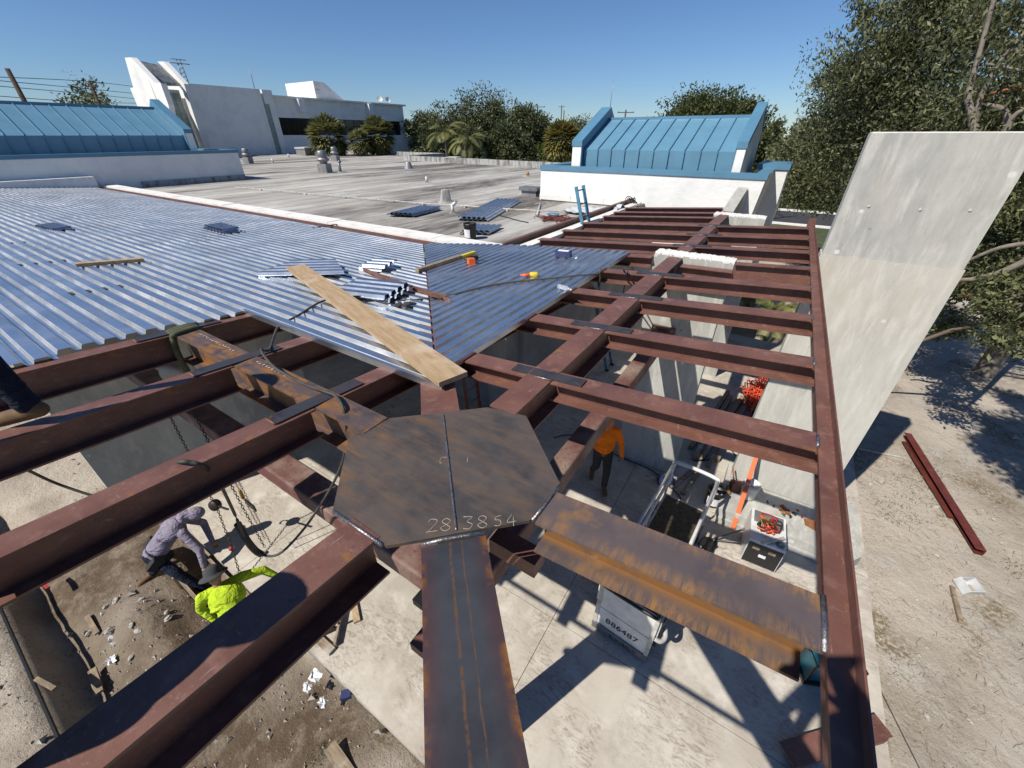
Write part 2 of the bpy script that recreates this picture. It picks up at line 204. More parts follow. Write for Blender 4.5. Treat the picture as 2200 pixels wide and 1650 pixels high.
# ---------------------------------------------------------------- mesh helpers
class MB:
    def __init__(s): s.v = []; s.f = []; s.sm = []
    def add(s, vs, fs, smooth=False):
        o = len(s.v); s.v += [tuple(p) for p in vs]; s.f += [tuple(i+o for i in f) for f in fs]; s.sm += [smooth]*len(fs); return s
    def box(s, c, d, rz=0, mat=None):
        hx, hy, hz = d[0]/2, d[1]/2, d[2]/2; vs = [Vector((x, y, z)) for z in (-hz, hz) for x, y in ((-hx, -hy), (hx, -hy), (hx, hy), (-hx, hy))]
        T = mat or Matrix.Rotation(rz, 3, 'Z'); vs = [T@p+Vector(c) for p in vs]
        return s.add(vs, [(3, 2, 1, 0), (4, 5, 6, 7), (0, 1, 5, 4), (1, 2, 6, 5), (2, 3, 7, 6), (3, 0, 4, 7)])
    def bb(s, x0, x1, y0, y1, z0, z1): return s.box(((x0+x1)/2, (y0+y1)/2, (z0+z1)/2), (x1-x0, y1-y0, z1-z0))
    def prism(s, poly, z0, z1):         # poly ccw [(x,y)]; z may be callables
        n = len(poly); f0 = z0 if callable(z0) else (lambda x, y: z0); f1 = z1 if callable(z1) else (lambda x, y: z1)
        vs = [(x, y, f0(x, y)) for x, y in poly]+[(x, y, f1(x, y)) for x, y in poly]
        return s.add(vs, [tuple(range(n))[::-1], tuple(range(n, 2*n))]+[(i, (i+1) % n, n+(i+1) % n, n+i) for i in range(n)])
    def sweep(s, prof, p0, p1, up=Vector((0, 0, 1)), cap=True, smooth=False, plumb=True):   # prof [(side, up)] closed
        p0, p1 = Vector(p0), Vector(p1); t = (p1-p0).normalized(); sd = t.cross(up).normalized(); u = Vector((0, 0, 1)) if plumb else sd.cross(t)
        n = len(prof); vs = [p+sd*a+u*b for p in (p0, p1) for a, b in prof]
        fs = [(i, n+i, n+(i+1) % n, (i+1) % n) for i in range(n)]
        if cap: fs += [tuple(range(n)), tuple(range(n, 2*n))[::-1]]
        return s.add(vs, fs, smooth)
    def ibeam(s, p0, p1, h=.25, b=.14, tf=.014, tw=.009):
        B, T = b/2, tw/2
        return s.sweep([(-B, 0), (B, 0), (B, -tf), (T, -tf), (T, -h+tf), (B, -h+tf), (B, -h), (-B, -h), (-B, -h+tf), (-T, -h+tf), (-T, -tf), (-B, -tf)], p0, p1)
    def hss(s, p0, p1, w=.2, h=.25, r=.025):
        W, pr = w/2, []
        for cx, cy, a0 in ((W-r, -r, 0), (-W+r, -r, 90), (-W+r, -h+r, 180), (W-r, -h+r, 270)):
            for k in range(4): a = R(a0+k*30); pr.append((cx+r*math.cos(a), cy+r*math.sin(a)))
        return s.sweep(pr, p0, p1)
    def tube(s, pts, r, n=8, r1=None, cap=True):
        pts = [Vector(p) for p in pts]; k = len(pts); rings = []; up = Vector((0, 0, 1))
        for i, p in enumerate(pts):
            t = (pts[min(i+1, k-1)]-pts[max(i-1, 0)]).normalized(); a = t.cross(up if abs(t.z) < .95 else Vector((1, 0, 0))).normalized(); b = a.cross(t)
            rr = r if r1 is None else r+(r1-r)*i/(k-1); rings.append([p+(a*math.cos(2*math.pi*j/n)+b*math.sin(2*math.pi*j/n))*rr for j in range(n)])
        vs = [q for rg in rings for q in rg]; fs = [(i*n+j, i*n+(j+1) % n, (i+1)*n+(j+1) % n, (i+1)*n+j) for i in range(k-1) for j in range(n)]
        s.add(vs, fs, True)
        if cap: o = len(s.v)-len(vs); s.f += [tuple(o+j for j in range(n))[::-1], tuple(o+(k-1)*n+j for j in range(n))]; s.sm += [False, False]
        return s
    def cyl(s, p0, p1, r, r1=None, n=14): return s.tube([p0, p1], r, n, r1)
    def lathe(s, prof, c=(0, 0, 0), n=18):
        c = Vector(c); vs = [c+Vector((r*math.cos(2*math.pi*j/n), r*math.sin(2*math.pi*j/n), z)) for r, z in prof for j in range(n)]
        return s.add(vs, [(i*n+j, i*n+(j+1) % n, (i+1)*n+(j+1) % n, (i+1)*n+j) for i in range(len(prof)-1) for j in range(n)], True)
    def capsule(s, p0, r0, p1, r1, n=12):
        p0, p1 = Vector(p0), Vector(p1); t = p1-p0; L = t.length; t = t.normalized() if L > 1e-6 else Vector((0, 0, 1)); a = t.orthogonal().normalized(); b = t.cross(a)
        rings = [(p0+t*(r0*math.sin(R(x))), r0*math.cos(R(x))) for x in (-80, -55, -28, 0)]+[(p1+t*(r1*math.sin(R(x))), r1*math.cos(R(x))) for x in (0, 28, 55, 80)]
        vs = [c+(a*math.cos(2*math.pi*j/n)+b*math.sin(2*math.pi*j/n))*rr for c, rr in rings for j in range(n)]; k = len(rings)
        return s.add(vs, [(i*n+j, i*n+(j+1) % n, (i+1)*n+(j+1) % n, (i+1)*n+j) for i in range(k-1) for j in range(n)]+[tuple(range(n))[::-1], tuple((k-1)*n+j for j in range(n))], True)
    def ell(s, c, r, rot=None, n=14):
        c = Vector(c); T = rot or Matrix.Identity(3); k = 9; vs = []
        for i in range(k):
            ph = math.pi*(i+.35)/(k-.3)
            for j in range(n): vs.append(c+T@Vector((r[0]*math.sin(ph)*math.cos(2*math.pi*j/n), r[1]*math.sin(ph)*math.sin(2*math.pi*j/n), r[2]*math.cos(ph))))
        return s.add(vs, [(i*n+j, (i+1)*n+j, (i+1)*n+(j+1) % n, i*n+(j+1) % n) for i in range(k-1) for j in range(n)]+[tuple(range(n)), tuple((k-1)*n+j for j in range(n))[::-1]], True)
    def build(s, name, mat, parent=None, kind=None):
        me = bpy.data.meshes.new(name); me.from_pydata(s.v, [], s.f); me.polygons.foreach_set('use_smooth', s.sm); me.update()
        o = bpy.data.objects.new(name, me); COL.objects.link(o); me.materials.append(M[mat] if isinstance(mat, str) else mat)
        if parent is not None: o.parent = parent
        if kind: o['kind'] = kind
        return o
def tag(o, label, cat, group=None):
    o['label'] = label; o['category'] = cat
    if group: o['group'] = group
    return o
def thing(name, label, cat, loc=(0, 0, 0), rz=0, group=None):
    o = bpy.data.objects.new(name, None); COL.objects.link(o); o.location = loc; o.rotation_euler = (0, 0, rz); o.empty_display_size = .1
    return tag(o, label, cat, group)
def one(name, mb, mat, label, cat, group=None): return tag(mb.build(name, mat), label, cat, group)
def struct(name, mb, mat): return mb.build(name, mat, None, 'structure')
def spline(pts, k=6):
    pts = [Vector(p) for p in pts]; out = []
    for i in range(len(pts)-1):
        p0, p1, p2, p3 = pts[max(i-1, 0)], pts[i], pts[i+1], pts[min(i+2, len(pts)-1)]
        for j in range(k):
            t = j/k; out.append(.5*((2*p1)+(p2-p0)*t+(2*p0-5*p1+4*p2-p3)*t*t+(3*p1-p0-3*p2+p3)*t**3))
    return out+[pts[-1]]
def cable(name, pts, r, mat, label, cat='cable', k=6): return one(name, MB().tube(spline(pts, k), r, 7), mat, label, cat)
def quads(name, V, mat, parent=None, tint=None, n=4):     # V (N,n,3) -> one mesh of N n-gons, fast
    V = np.asarray(V, dtype=np.float32); N = V.shape[0]; me = bpy.data.meshes.new(name)
    me.vertices.add(N*n); me.vertices.foreach_set('co', V.reshape(-1)); me.loops.add(N*n); me.loops.foreach_set('vertex_index', np.arange(N*n, dtype=np.int32))
    me.polygons.add(N); me.polygons.foreach_set('loop_start', np.arange(0, N*n, n, dtype=np.int32)); me.polygons.foreach_set('loop_total', np.full(N, n, dtype=np.int32))
    if tint is not None:
        at_ = me.attributes.new('tint', 'FLOAT', 'POINT'); at_.data.foreach_set('value', np.repeat(np.asarray(tint, dtype=np.float32), n))
    me.update(calc_edges=True); o = bpy.data.objects.new(name, me); COL.objects.link(o); me.materials.append(M[mat]); o.parent = parent; return o
def unit(a): return a/np.maximum(np.linalg.norm(a, axis=-1, keepdims=True), 1e-6)
def leaf_quads(P, size, D=None, wid=.42, droop=0):
    N = len(P); d = unit(rng.normal(size=(N, 3))) if D is None else unit(D+rng.normal(size=(N, 3))*.55); d[:, 2] -= droop; d = unit(d)
    w = unit(np.cross(d, rng.normal(size=(N, 3)))); L = size*rng.uniform(.6, 1.3, (N, 1)); W = L*wid
    return np.stack([P, P+d*L*.5+w*W*.5, P+d*L, P+d*L*.5-w*W*.5], 1)

# ================================================================ ground
_lat = rng.random((64, 64))
def vn(x, y, s):
    x = np.asarray(x)*s+100; y = np.asarray(y)*s+100; xi = np.floor(x).astype(int); yi = np.floor(y).astype(int); fx = x-xi; fy = y-yi; fx = fx*fx*(3-2*fx); fy = fy*fy*(3-2*fy)
    L = lambda i, j: _lat[i % 64, j % 64]
    return (L(xi, yi)*(1-fx)+L(xi+1, yi)*fx)*(1-fy)+(L(xi, yi+1)*(1-fx)+L(xi+1, yi+1)*fx)*fy
def fbm(x, y, s): return sum(vn(x, y, s*2**k)/2**k for k in range(4))/1.875-.5
def sst(e0, e1, v): t = np.clip((v-e0)/(e1-e0), 0, 1); return t*t*(3-2*t)
def gz(x, y):
    x = np.asarray(x, float); y = np.asarray(y, float)
    h = -.10+.10*fbm(x, y, .6)+.05*fbm(x, y, 2.5)
    pit = sst(-.9, -2.2, x)*sst(-12, -10, x)*sst(-2.62, -2.5, y)*sst(-.2, -.5, y); h = h*(1-pit)+(-.40-.15*sst(-1.9, -2.4, y)+.18*fbm(x+3, y, .8)+.09*fbm(x, y, 3))*pit
    h = h+.26*np.exp(-((x+5.3)**2/.4+(y+1.55)**2/.09))*(1+.8*fbm(x, y, 2.2))+.20*np.exp(-((x+4.3)**2/.3+(y+1.5)**2/.07))*(1+fbm(x, y, 2.4))+.14*np.exp(-((x+6.6)**2/.2+(y+1.3)**2/.05))
    tr = sst(-6.6, -6.3, x)*sst(-3.3, -3.6, x)*sst(-1.0, -.92, y)*sst(-.4, -.46, y); h = h-.22*tr
    sl = sst(3.96, 3.8, x)*sst(-.5, -.38, y); h = h*(1-sl)-.32*sl
    sw = sst(-3.2, -3.6, x)*sst(-2.52, -2.62, y); h = h*(1-sw)+(-.02+.05*fbm(x, y, 1.5))*sw
    return h
X0, X1, Y0, Y1, ST = -22., 20., -9., 26., .14
gx = np.arange(X0, X1+.01, ST); gy = np.arange(Y0, Y1+.01, ST); GX, GY = np.meshgrid(gx, gy, indexing='ij'); GZ = gz(GX, GY)
edge = np.minimum(np.minimum(GX-X0, X1-GX), np.minimum(GY-Y0, Y1-GY)); k = sst(0, 1.5, edge); GZ = GZ*k-.12*(1-k)
nx, ny = GX.shape; gv = np.stack([GX, GY, GZ], -1).reshape(-1, 3); gi = np.arange(nx*ny).reshape(nx, ny)
gf = np.stack([gi[:-1, :-1], gi[1:, :-1], gi[1:, 1:], gi[:-1, 1:]], -1).reshape(-1, 4)
gx1, gy1 = gx[-1], gy[-1]; B = 1800; o = len(gv)
gv = np.vstack([gv, [(-B, -B, -.12), (B, -B, -.12), (B, B, -.12), (-B, B, -.12), (X0, Y0, -.12), (gx1, Y0, -.12), (gx1, gy1, -.12), (X0, gy1, -.12)]])
gl = gf.tolist()+[[o, o+1, o+5, o+4], [o+1, o+2, o+6, o+5], [o+2, o+3, o+7, o+6], [o+3, o, o+4, o+7]]
me = bpy.data.meshes.new('ground'); me.from_pydata(gv.tolist(), [], gl); me.polygons.foreach_set('use_smooth', [True]*len(gl))
soil = np.clip(sst(-9.0, -7.2, gv[:, 0])*sst(-.6, -1.6, gv[:, 0])*sst(-2.5, -2.2, gv[:, 1])*sst(-.3, -.6, gv[:, 1])*1.0+1.5*fbm(gv[:, 0], gv[:, 1], 1.1)-.12, 0, 1)*(gv[:, 1] < -.3)
grs = np.where((np.abs(gv[:, 0]) > 200) | (gv[:, 1] > 26.2) | (gv[:, 0] < -21.9), 1., 0.)
for nm, arr in (('soil', soil), ('lawn', grs)):
    at_ = me.attributes.new(nm, 'FLOAT', 'POINT'); at_.data.foreach_set('value', arr.astype(np.float32))
m = MT('ground_sand', .95, 0, .2).base((.54, .475, .395, 1)); m.mix((.40, .345, .28, 1), m.noise(.5, .42, .6, None, 8)); m.mix((.52, .475, .41, 1), m.noise(1.7, .5, .66, None, 8, .7)); m.mix((.70, .66, .60, 1), m.mul(m.voro(24, .22, .12), m.noise(1.3, .48, .58))); m.mix((.15, .115, .085, 1), m.mul(m.noise(35, .58, .66), m.noise(2.3, .42, .56))); m.mix((.24, .19, .11, 1), m.mul(m.noise(.9, .54, .64, m.co((1, 1, 1), (0, 0, 0), (9, 3, 0))), m.noise(18, .42, .55)))
sa = m.n.new('ShaderNodeAttribute'); sa.attribute_name = 'soil'; ga = m.n.new('ShaderNodeAttribute'); ga.attribute_name = 'lawn'
m.mix((.135, .098, .068, 1), sa.outputs['Fac']); m.mix((.28, .23, .175, 1), m.mul(sa.outputs['Fac'], m.noise(3, .46, .62, None, 9, .75))); m.mix((.085, .105, .035, 1), ga.outputs['Fac'])
m.bump(m.noise(4.5, 0, 1, None, 12, .7), 1, .06); m.bump(m.noise(55, 0, 1), .6, .014); me.materials.append(m.done())
go = bpy.data.objects.new('ground', me); COL.objects.link(go); go['kind'] = 'structure'
# slab in cast bays with open saw cuts
sl_root = bpy.data.objects.new('slab', None); COL.objects.link(sl_root); sl_root['kind'] = 'structure'
xs = [-26, -9.2, -4.6, .035, 3.98]; ys = [-.46, 1.73, 6.3, 13.9]
for i in range(4):
    for j in range(3):
        MB().bb(xs[i]+.004, xs[i+1]-.004, ys[j]+.004, ys[j+1]-.004, -.14, 0).build('slab_bay', 'slab', sl_root)
MB().bb(-26, 3.97, -.45, 13.8, -.3, -.145).build('slab_base', 'gwall', sl_root)
struct('road', MB().bb(-60, 120, 39.5, 47, -.2, -.10), 'asphalt'); struct('kerb', MB().bb(-60, 120, 39.0, 39.4, -.2, .02), 'coping'); struct('kerb', MB().bb(-60, 120, 47.1, 47.5, -.2, .02), 'coping')
struct('verge', MB().bb(-6, 60, 26.3, 38.9, -.16, -.09), 'grass')
# gravel, twigs and weeds nobody could count
def scatter(n, boxes, size, name, mat, label):
    tot = sum((b[1]-b[0])*(b[3]-b[2])*b[4] for b in boxes); V = []; T = []
    ico = np.array([(0, 0, 1), (.9, 0, .1), (-.3, .85, .2), (-.35, -.8, .15), (.1, .05, -.6)]); F = [(0, 1, 2), (0, 2, 3), (0, 3, 1), (4, 2, 1), (4, 3, 2), (4, 1, 3)]
    for b in boxes:
        k = int(n*(b[1]-b[0])*(b[3]-b[2])*b[4]/tot); x = rng.uniform(b[0], b[1], k); y = rng.uniform(b[2], b[3], k); ok = (fbm(x, y, .9) > -.06) & ~((x < 4.0) & (y > -.48)); x, y = x[ok], y[ok]; z = gz(x, y)
        for i in range(len(x)):
            s_ = size*math.exp(rng.normal()*.55); a = rng.uniform(0, 6.3); Q = ico*(1, rng.uniform(.5, 1), rng.uniform(.4, .8))*s_; Q = np.stack([Q[:, 0]*math.cos(a)-Q[:, 1]*math.sin(a)+x[i], Q[:, 0]*math.sin(a)+Q[:, 1]*math.cos(a)+y[i], Q[:, 2]+z[i]+s_*.2], 1)
            V += [Q[list(f)] for f in F]
    o = quads(name, V, mat, None, None, 3); o['kind'] = 'stuff'; o['label'] = label; return o
scatter(5200, [(4.05, 11, -1, 12, 1), (-9.5, -1, -2.45, -.5, 3.2), (-12, -3.6, -6, -2.6, 2.0), (-15, -6, -2.4, .5, .5)], .017, 'gravel', 'stone', 'pale stone chips strewn over the bare sandy ground')
def blades(n, spots, L, name, mat, label, flat=0):
    P, Dd = [], []
    for (x, y, r, w) in spots:
        k = int(n*w); a = rng.uniform(0, 6.3, k); rr = r*np.sqrt(rng.random(k)); xx_ = x+rr*np.cos(a); yy_ = y+rr*np.sin(a); P.append(np.stack([xx_, yy_, gz(xx_, yy_)+.004], 1)); dd = rng.normal(size=(k, 3)); dd[:, 2] = np.abs(dd[:, 2])*(.15 if flat else 1.6)+(.0 if flat else .6); Dd.append(unit(dd))
    P = np.vstack(P); d = np.vstack(Dd); w = unit(np.cross(d, rng.normal(size=d.shape))); l = L*rng.uniform(.5, 1.4, (len(P), 1)); ww = l*(.05 if flat else .1)
    o = quads(name, np.stack([P-w*ww*.5, P+w*ww*.5, P+d*l], 1), mat, None, rng.random(len(P)), 3); o['kind'] = 'stuff'; o['label'] = label
blades(2600, [(5.0, 8.0, .5, .12), (4.6, 7.0, .35, .1), (-9.5, 1.0, .7, .3), (5.3, 8.8, .3, .1), (-1.6, -1.05, .12, .05), (6.2, 6.6, .3, .06)], .06, 'weeds', 'grassblade', 'thin weeds sprouting from the sand')
blades(2600, [(5.5, 3.0, 2.4, .35), (6.5, 7.5, 2.6, .4), (5, .5, 2, .1), (-6.6, -3.2, .8, .15)], .13, 'twigs', 'bark', 'dry twigs and leaf litter on the sand', 1)

# ================================================================ primed steel frame
def purlin(y, x0, x1, label, h=.165, b=.19, mat='primer', splice=False, dark=False):
    root = thing('roof_purlin', label, 'steel beam', (x0, y, zr(x0)), 0, 'roof purlins of the right wing'); off = Vector((x0, y, zr(x0)))
    P = lambda x, dz=0, dy=0: Vector((x, y+dy, zr(x)+dz))-off
    if x1 > 1.4: x1 = 1.848-.01508*(y+3.2)-.043
    if x0 < -.3 and x1 > .2:      # butts into the girder from both sides
        MB().ibeam(P(x0), P(-.20), h, b).build('beam', mat, root); MB().ibeam(P(.03), P(x1), h, b).build('beam', mat, root)
    else: MB().ibeam(P(x0), P(x1), h, b).build('beam', mat, root)
    if x1 > 1.4: MB().ibeam(P(x1+.001, -.0135), P(x1+.074, -.0135), h-.0135, b*.98).build('coped_end', mat, root)
    if splice:
        sp = MB().sweep([(-.055, .014), (.055, .014), (.055, .002), (-.055, .002)], P(-.36), P(.27)).build('splice_plate', 'mill', root)
        for s_ in (-1, 1): MB().tube([P(-.20, .006, s_*.062), P(-.08, .007, s_*.063), P(.03, .006, s_*.062)], .006, 6).build('weld_bead', 'weld', sp)
    if x1 > 1.4: MB().tube([P(x1+.004, .004, -.06), P(x1+.006, .006, 0), P(x1+.004, .004, .06)], .010, 6).build('weld_bead', 'weld', root)
    return root
nth = ['nearest to the octagonal plate', 'second from the octagonal plate', 'third from the octagonal plate', 'fourth from the octagonal plate', 'fifth, just behind the concrete wall top', 'sixth from the octagonal plate', 'seventh from the octagonal plate', 'eighth, farthest one reaching the edge channel']
for i, y in enumerate((1.29, 2.42, 3.49, 4.56, 5.55, 6.58, 7.68, 8.78)):
    if i == 4: purlin(y-.02, .78, 1.63, 'deeper brown steel beam '+nth[4], .30, .15)
    else: purlin(y, -3.1, 1.63, 'brown primed roof purlin right of the girder, '+nth[i], splice=i in (0, 1, 2, 3, 5, 6, 7))
one('wall_beam', MB().ibeam((.02, 5.52, 4.27), (.775, 5.52, 4.29), .22, .17), 'primer', 'short dark brown beam tucked under the front of the rough white wall top', 'steel beam')
purlin(5.62, -3.1, -.44, 'short brown purlin end left of the concrete wall top, at the blue deck corner')
purlin(9.95, -3.0, -.2, 'short brown purlin third from the white stucco wall')
purlin(10.75, -3.0, -.25, 'short brown purlin second from the white stucco wall')
purlin(11.7, -3.0, -.3, 'short brown purlin closest to the white stucco wall')
# girders and spokes meeting at the plate
one('steel_girder', MB().ibeam((-.09, .70, 4.35), (-.09, 11.0, 4.343), .34, .215, .016, .011), 'primer', 'long brown girder running from the plate up the middle of the right wing', 'steel beam')
gd = thing('rusty_girder', 'orange rusty girder with chalk writing left of the octagonal plate', 'steel beam', (0, 0, 0))
MB().ibeam((-3.62, .09, 4.343), (-.70, .09, 4.352), .32, .20, .016, .011).build('beam', 'rust2', gd)
for x0, x1, n in ((-2.25, -1.5, 16), (-3.3, -2.6, 15)):     # chalk marks
    mb = MB()
    for i in range(n):
        x = x0+(x1-x0)*i/n; yb = .135; z = 4.346+.0036
        for q in range(2): a = random.uniform(0, 3.1); l = .011; cx = x+random.uniform(-.006, .006); cy = yb+random.uniform(-.006, .006); mb.box((cx, cy, z), (l*2, .0032, .001), a)
    mb.build('chalk_marks', 'chalk_white', gd)
bx = thing('rusty_beam', 'rust streaked beam from the octagonal plate to the right edge channel', 'steel beam')
MB().ibeam((.60, .09, 4.372), (1.755, .09, zr(1.68)), .235, .235, .017, .012).build('beam', 'rusty', bx)
MB().tube([(1.757, -.03, zr(1.67)), (1.759, .09, zr(1.67)+.004), (1.757, .21, zr(1.67))], .012, 6).build('weld_bead', 'weld', bx)
def lbeam(x, y0, y1, label, h=.24, b=.17):
    root = thing('roof_beam', label, 'steel beam', (x, y1, zl(y1)), 0, 'roof beams of the left wing'); off = root.location.copy()
    P = lambda y, dz=0, dx=0: Vector((x+dx, y, zl(y)+dz))-off
    if y1 > .5 and y0 < -.1:
        MB().ibeam(P(y0), P(-.02), h, b).build('beam', 'primer', root); MB().ibeam(P(.20), P(y1), h, b).build('beam', 'primer', root)
        sp = MB().sweep([(-.06, .014), (.06, .014), (.06, .002), (-.06, .002)], P(-.28), P(.42)).build('splice_plate', 'mill', root)
        MB().tube([P(-.285, .004, -.05), P(-.287, .007, 0), P(-.285, .004, .05)], .009, 6).build('weld_bead', 'rust2', sp)
    else: MB().ibeam(P(y0), P(y1), h, b).build('beam', 'primer', root)
    return root
lbeam(-1.29, -1.66, 5.3, 'brown roof beam left of the plate with a dark splice plate and draped cable')
lbeam(-2.42, -1.66, 5.3, 'brown roof beam under the work boot with a dark splice plate')
lbeam(-3.55, -1.66, 5.3, 'brown roof beam carrying the near edge of the left deck', .27)
for x in (-5.8, -8.1, -10.4): lbeam(x, -1.66, 5.3, 'brown roof beam hidden under the left deck', .27)
one('spoke_beam', MB().ibeam((-.085, -.50, 4.372), (-.085, -1.78, zl(-1.78)), .30, .20, .016, .011), 'primer', 'wide brown beam running to the lower left corner from the plate', 'steel beam')
d45 = Vector((1, -1, 0)).normalized(); hb = thing('hip_beam', 'broad grey mill-scale beam with two rust lines at the bottom centre', 'steel beam', (0, 0, 0), R(45))
MB().ibeam((0, -.462, 4.366), (0, -2.7, 4.366+.045*2.24), .34, .305, .018, .012).build('beam', 'spoke', hb)
MB().tube([(-.15, -.452, 4.37), (-.05, -.449, 4.376), (.06, -.450, 4.375), (.15, -.452, 4.37)], .011, 6).build('weld_bead', 'weld', hb)
one('hip_beam', MB().ibeam((-.44, .44, 4.335), (-3.5, 3.5, 4.11), .28, .27, .016, .011), 'primer', 'short brown beam end between the plate and the wooden plank', 'steel beam')
one('edge_angle', MB().sweep([(-.035, .0), (.035, .0), (.035, -.012), (-.023, -.012), (-.023, -.07), (-.035, -.07)], (-10.5, -1.71, zl(-1.71)+.014), (1.6, -1.71, zl(-1.71)+.014)), 'primer', 'thin brown edge angle tying the outer ends of the left wing beams', 'steel angle')
one('angle_stub', MB().bb(.26, .58, .03, .15, 3.80, 3.925), 'primer', 'short brown angle stub sticking out right under the plate', 'steel angle')
one('angle_stub', MB().bb(-.09, .02, -.44, -.15, 3.02, 3.11), 'primer', 'short dark angle stub left of the bottom beam', 'steel angle')
# octagonal connection plate
pl = thing('octagonal_plate', 'large octagonal steel plate with a central weld seam and chalk numbers', 'steel plate', (0, 0, 4.35))
poly = [(-.69, .20), (-.2, .67), (.09, .73), (.58, .28), (.57, -.03), (.08, -.52), (-.32, -.52), (-.75, -.09)][::-1]
tilt = lambda x, y: .010+.018*(x-y)
n = Vector((-1, 1, 0)).normalized(); ha = []; hb_ = []
def clip(poly, side):
    out = []
    for i in range(len(poly)):
        p, q = poly[i], poly[(i+1) % len(poly)]; f = lambda t: side*((t[0]+.04)+(t[1]-.065)); a_, b_ = f(p), f(q)
        if a_ >= 0: out.append(p)
        if a_*b_ < 0: t = a_/(a_-b_); out.append((p[0]+(q[0]-p[0])*t, p[1]+(q[1]-p[1])*t))
    return out
for sd_ in (1, -1):
    c_ = clip(poly, sd_); area = sum(c_[i][0]*c_[(i+1) % len(c_)][1]-c_[(i+1) % len(c_)][0]*c_[i][1] for i in range(len(c_)))
    if area < 0: c_ = c_[::-1]
    MB().prism(c_, lambda x, y: tilt(x, y)-.02, tilt).build('half_plate', 'plate', pl)
sw_ = [Vector((-.385+.7*t+random.uniform(-.002, .002), .452-.77*t*.995+random.uniform(-.002, .002), 0)) for t in np.linspace(.0, 1.0, 60)]
wl = [(-.42+.7*t, .445-.7*t) for t in np.linspace(0.03, 1.03, 70)]
MB().tube([(x, y, tilt(x, y)+.001+random.uniform(0, .0025)) for x, y in wl], .0065, 6).build('weld_seam', 'weld', pl)
MB().tube([(-.31, -.526, tilt(-.31, -.53)-.004), (-.12, -.527, tilt(-.12, -.53)), (.06, -.526, tilt(.06, -.53)-.004)], .012, 6).build('weld_bead', 'weld', pl)
MB().tube([(.576, -.02, .012), (.585, .12, .014), (.585, .26, .014)], .010, 6).build('weld_bead', 'weld', pl)
def glyph(ch):
    D = {'2': [[(0, .8), (.15, 1), (.5, .95), (.55, .7), (.05, .02), (0, 0), (.7, .05)]], '8': [[(.35, .5), (.05, .75), (.3, 1), (.6, .8), (.35, .5), (.0, .25), (.3, 0), (.62, .22), (.35, .5)]],
         '3': [[(0, 1), (.6, .95), (.25, .6), (.6, .35), (.4, 0), (0, .05)]], '5': [[(.65, .92), (.3, .85), (.22, .6), (.5, .55), (.6, .3), (.45, .1), (.15, .12)]], '4': [[(.45, 1), (.05, .35), (.7, .4)], [(.5, .8), (.45, 0)]], '1': [[(.2, 0), (.3, 1)]], 'D': [[(.0, 0), (.05, 1), (.75, .95)], [(0, 0), (.3, .05)]],
         '6': [[(.5, 1), (.05, .5), (.1, .05), (.5, 0), (.6, .35), (.1, .4)]], '7': [[(0, 1), (.6, 1), (.2, 0)]]}
    return D[ch]
def chalk_text(txt, org, dirx, diry, size, parent, zf, mat='chalk', r=.0021, adv=.85):
    mb = MB(); ox, oy = org
    for i, ch in enumerate(txt):
        if ch == ' ': continue
        for st in glyph(ch):
            pts = [(ox+(i*adv+u)*size*dirx[0]+v*size*diry[0], oy+(i*adv+u)*size*dirx[1]+v*size*diry[1]) for u, v in st]
            mb.tube(spline([(x, y, zf(x, y)) for x, y in pts], 4), r, 5)
    return mb.build('chalk_number', mat, parent)
rx_ = Vector((math.cos(R(37)), math.sin(R(37)))); uy_ = Vector((-math.sin(R(37)), math.cos(R(37))))
zf_ = lambda x, y: tilt(x, y)+.0006
q0 = at(918, 1143, 4.37); chalk_text('28', (q0.x, q0.y), rx_, uy_, .075, pl, zf_)
q0 = at(995, 1137, 4.37); chalk_text('3854', (q0.x, q0.y), rx_, uy_, .075, pl, zf_, adv=.95)
q0 = at(945, 992, 4.37); chalk_text('D', (q0.x, q0.y), rx_, uy_, .05, pl, zf_, r=.002)
q0 = at(1000, 990, 4.37); chalk_text('1', (q0.x, q0.y), rx_, uy_, .045, pl, zf_, r=.002)
# edge channel with upstand
ch = thing('edge_channel', 'long brown edge channel with an upstand along the right side', 'steel beam', (0, 0, 0)); pc = [(1.858, -3.2), (1.674, 9.0)]
z0, z1 = zr(1.70)+.004, zr(1.70)-.004
MB().sweep([(-.04, 0), (.045, 0), (.045, -.26), (.033, -.26), (.033, -.012), (-.04, -.012)], (pc[0][0]-.01, pc[0][1], z0), (pc[1][0], pc[1][1], z1)).build('channel', 'primer', ch)
MB().sweep([(.038, .055), (.046, .055), (.046, .002), (.038, .002)], (pc[0][0]-.01, pc[0][1], z0), (pc[1][0], pc[1][1], z1)).build('upstand', 'primer', ch)
MB().bb(1.60, 1.72, 8.98, 9.03, 4.2, 4.62).build('end_stub', 'primer', ch)
# lower tube frame and column under the plate
one('tube_beam', MB().hss((-.02, -.10, 3.12), (-.02, 5.55, 3.12), .215, .25), 'tube', 'lower brown tube beam under the girder, ending in a stub below the plate', 'steel beam')
one('tube_beam', MB().hss((.09, .10, 3.05), (-7.2, .10, 3.05), .27, .22), 'tube', 'lower dusty tube beam under the rusty girder left of the plate', 'steel beam')
one('steel_column', MB().hss((0, .02, 0), (0, .021, .001), .01, .01, .001), 'primer', 'x', 'x')
bpy.data.objects.remove(bpy.data.objects['steel_column'])
cl = thing('steel_column', 'brown steel column standing on the slab under the octagonal plate', 'column', (0, 0, 0)); MB().bb(-.14, .14, -.12, .16, .03, 4.03).build('shaft', 'primer', cl); MB().bb(-.24, .24, -.22, .26, .004, .03).build('base_plate', 'mill', cl); MB().bb(-.16, -.02, -.30, -.12, 3.3, 3.36).build('clamp', 'black_plastic', cl)
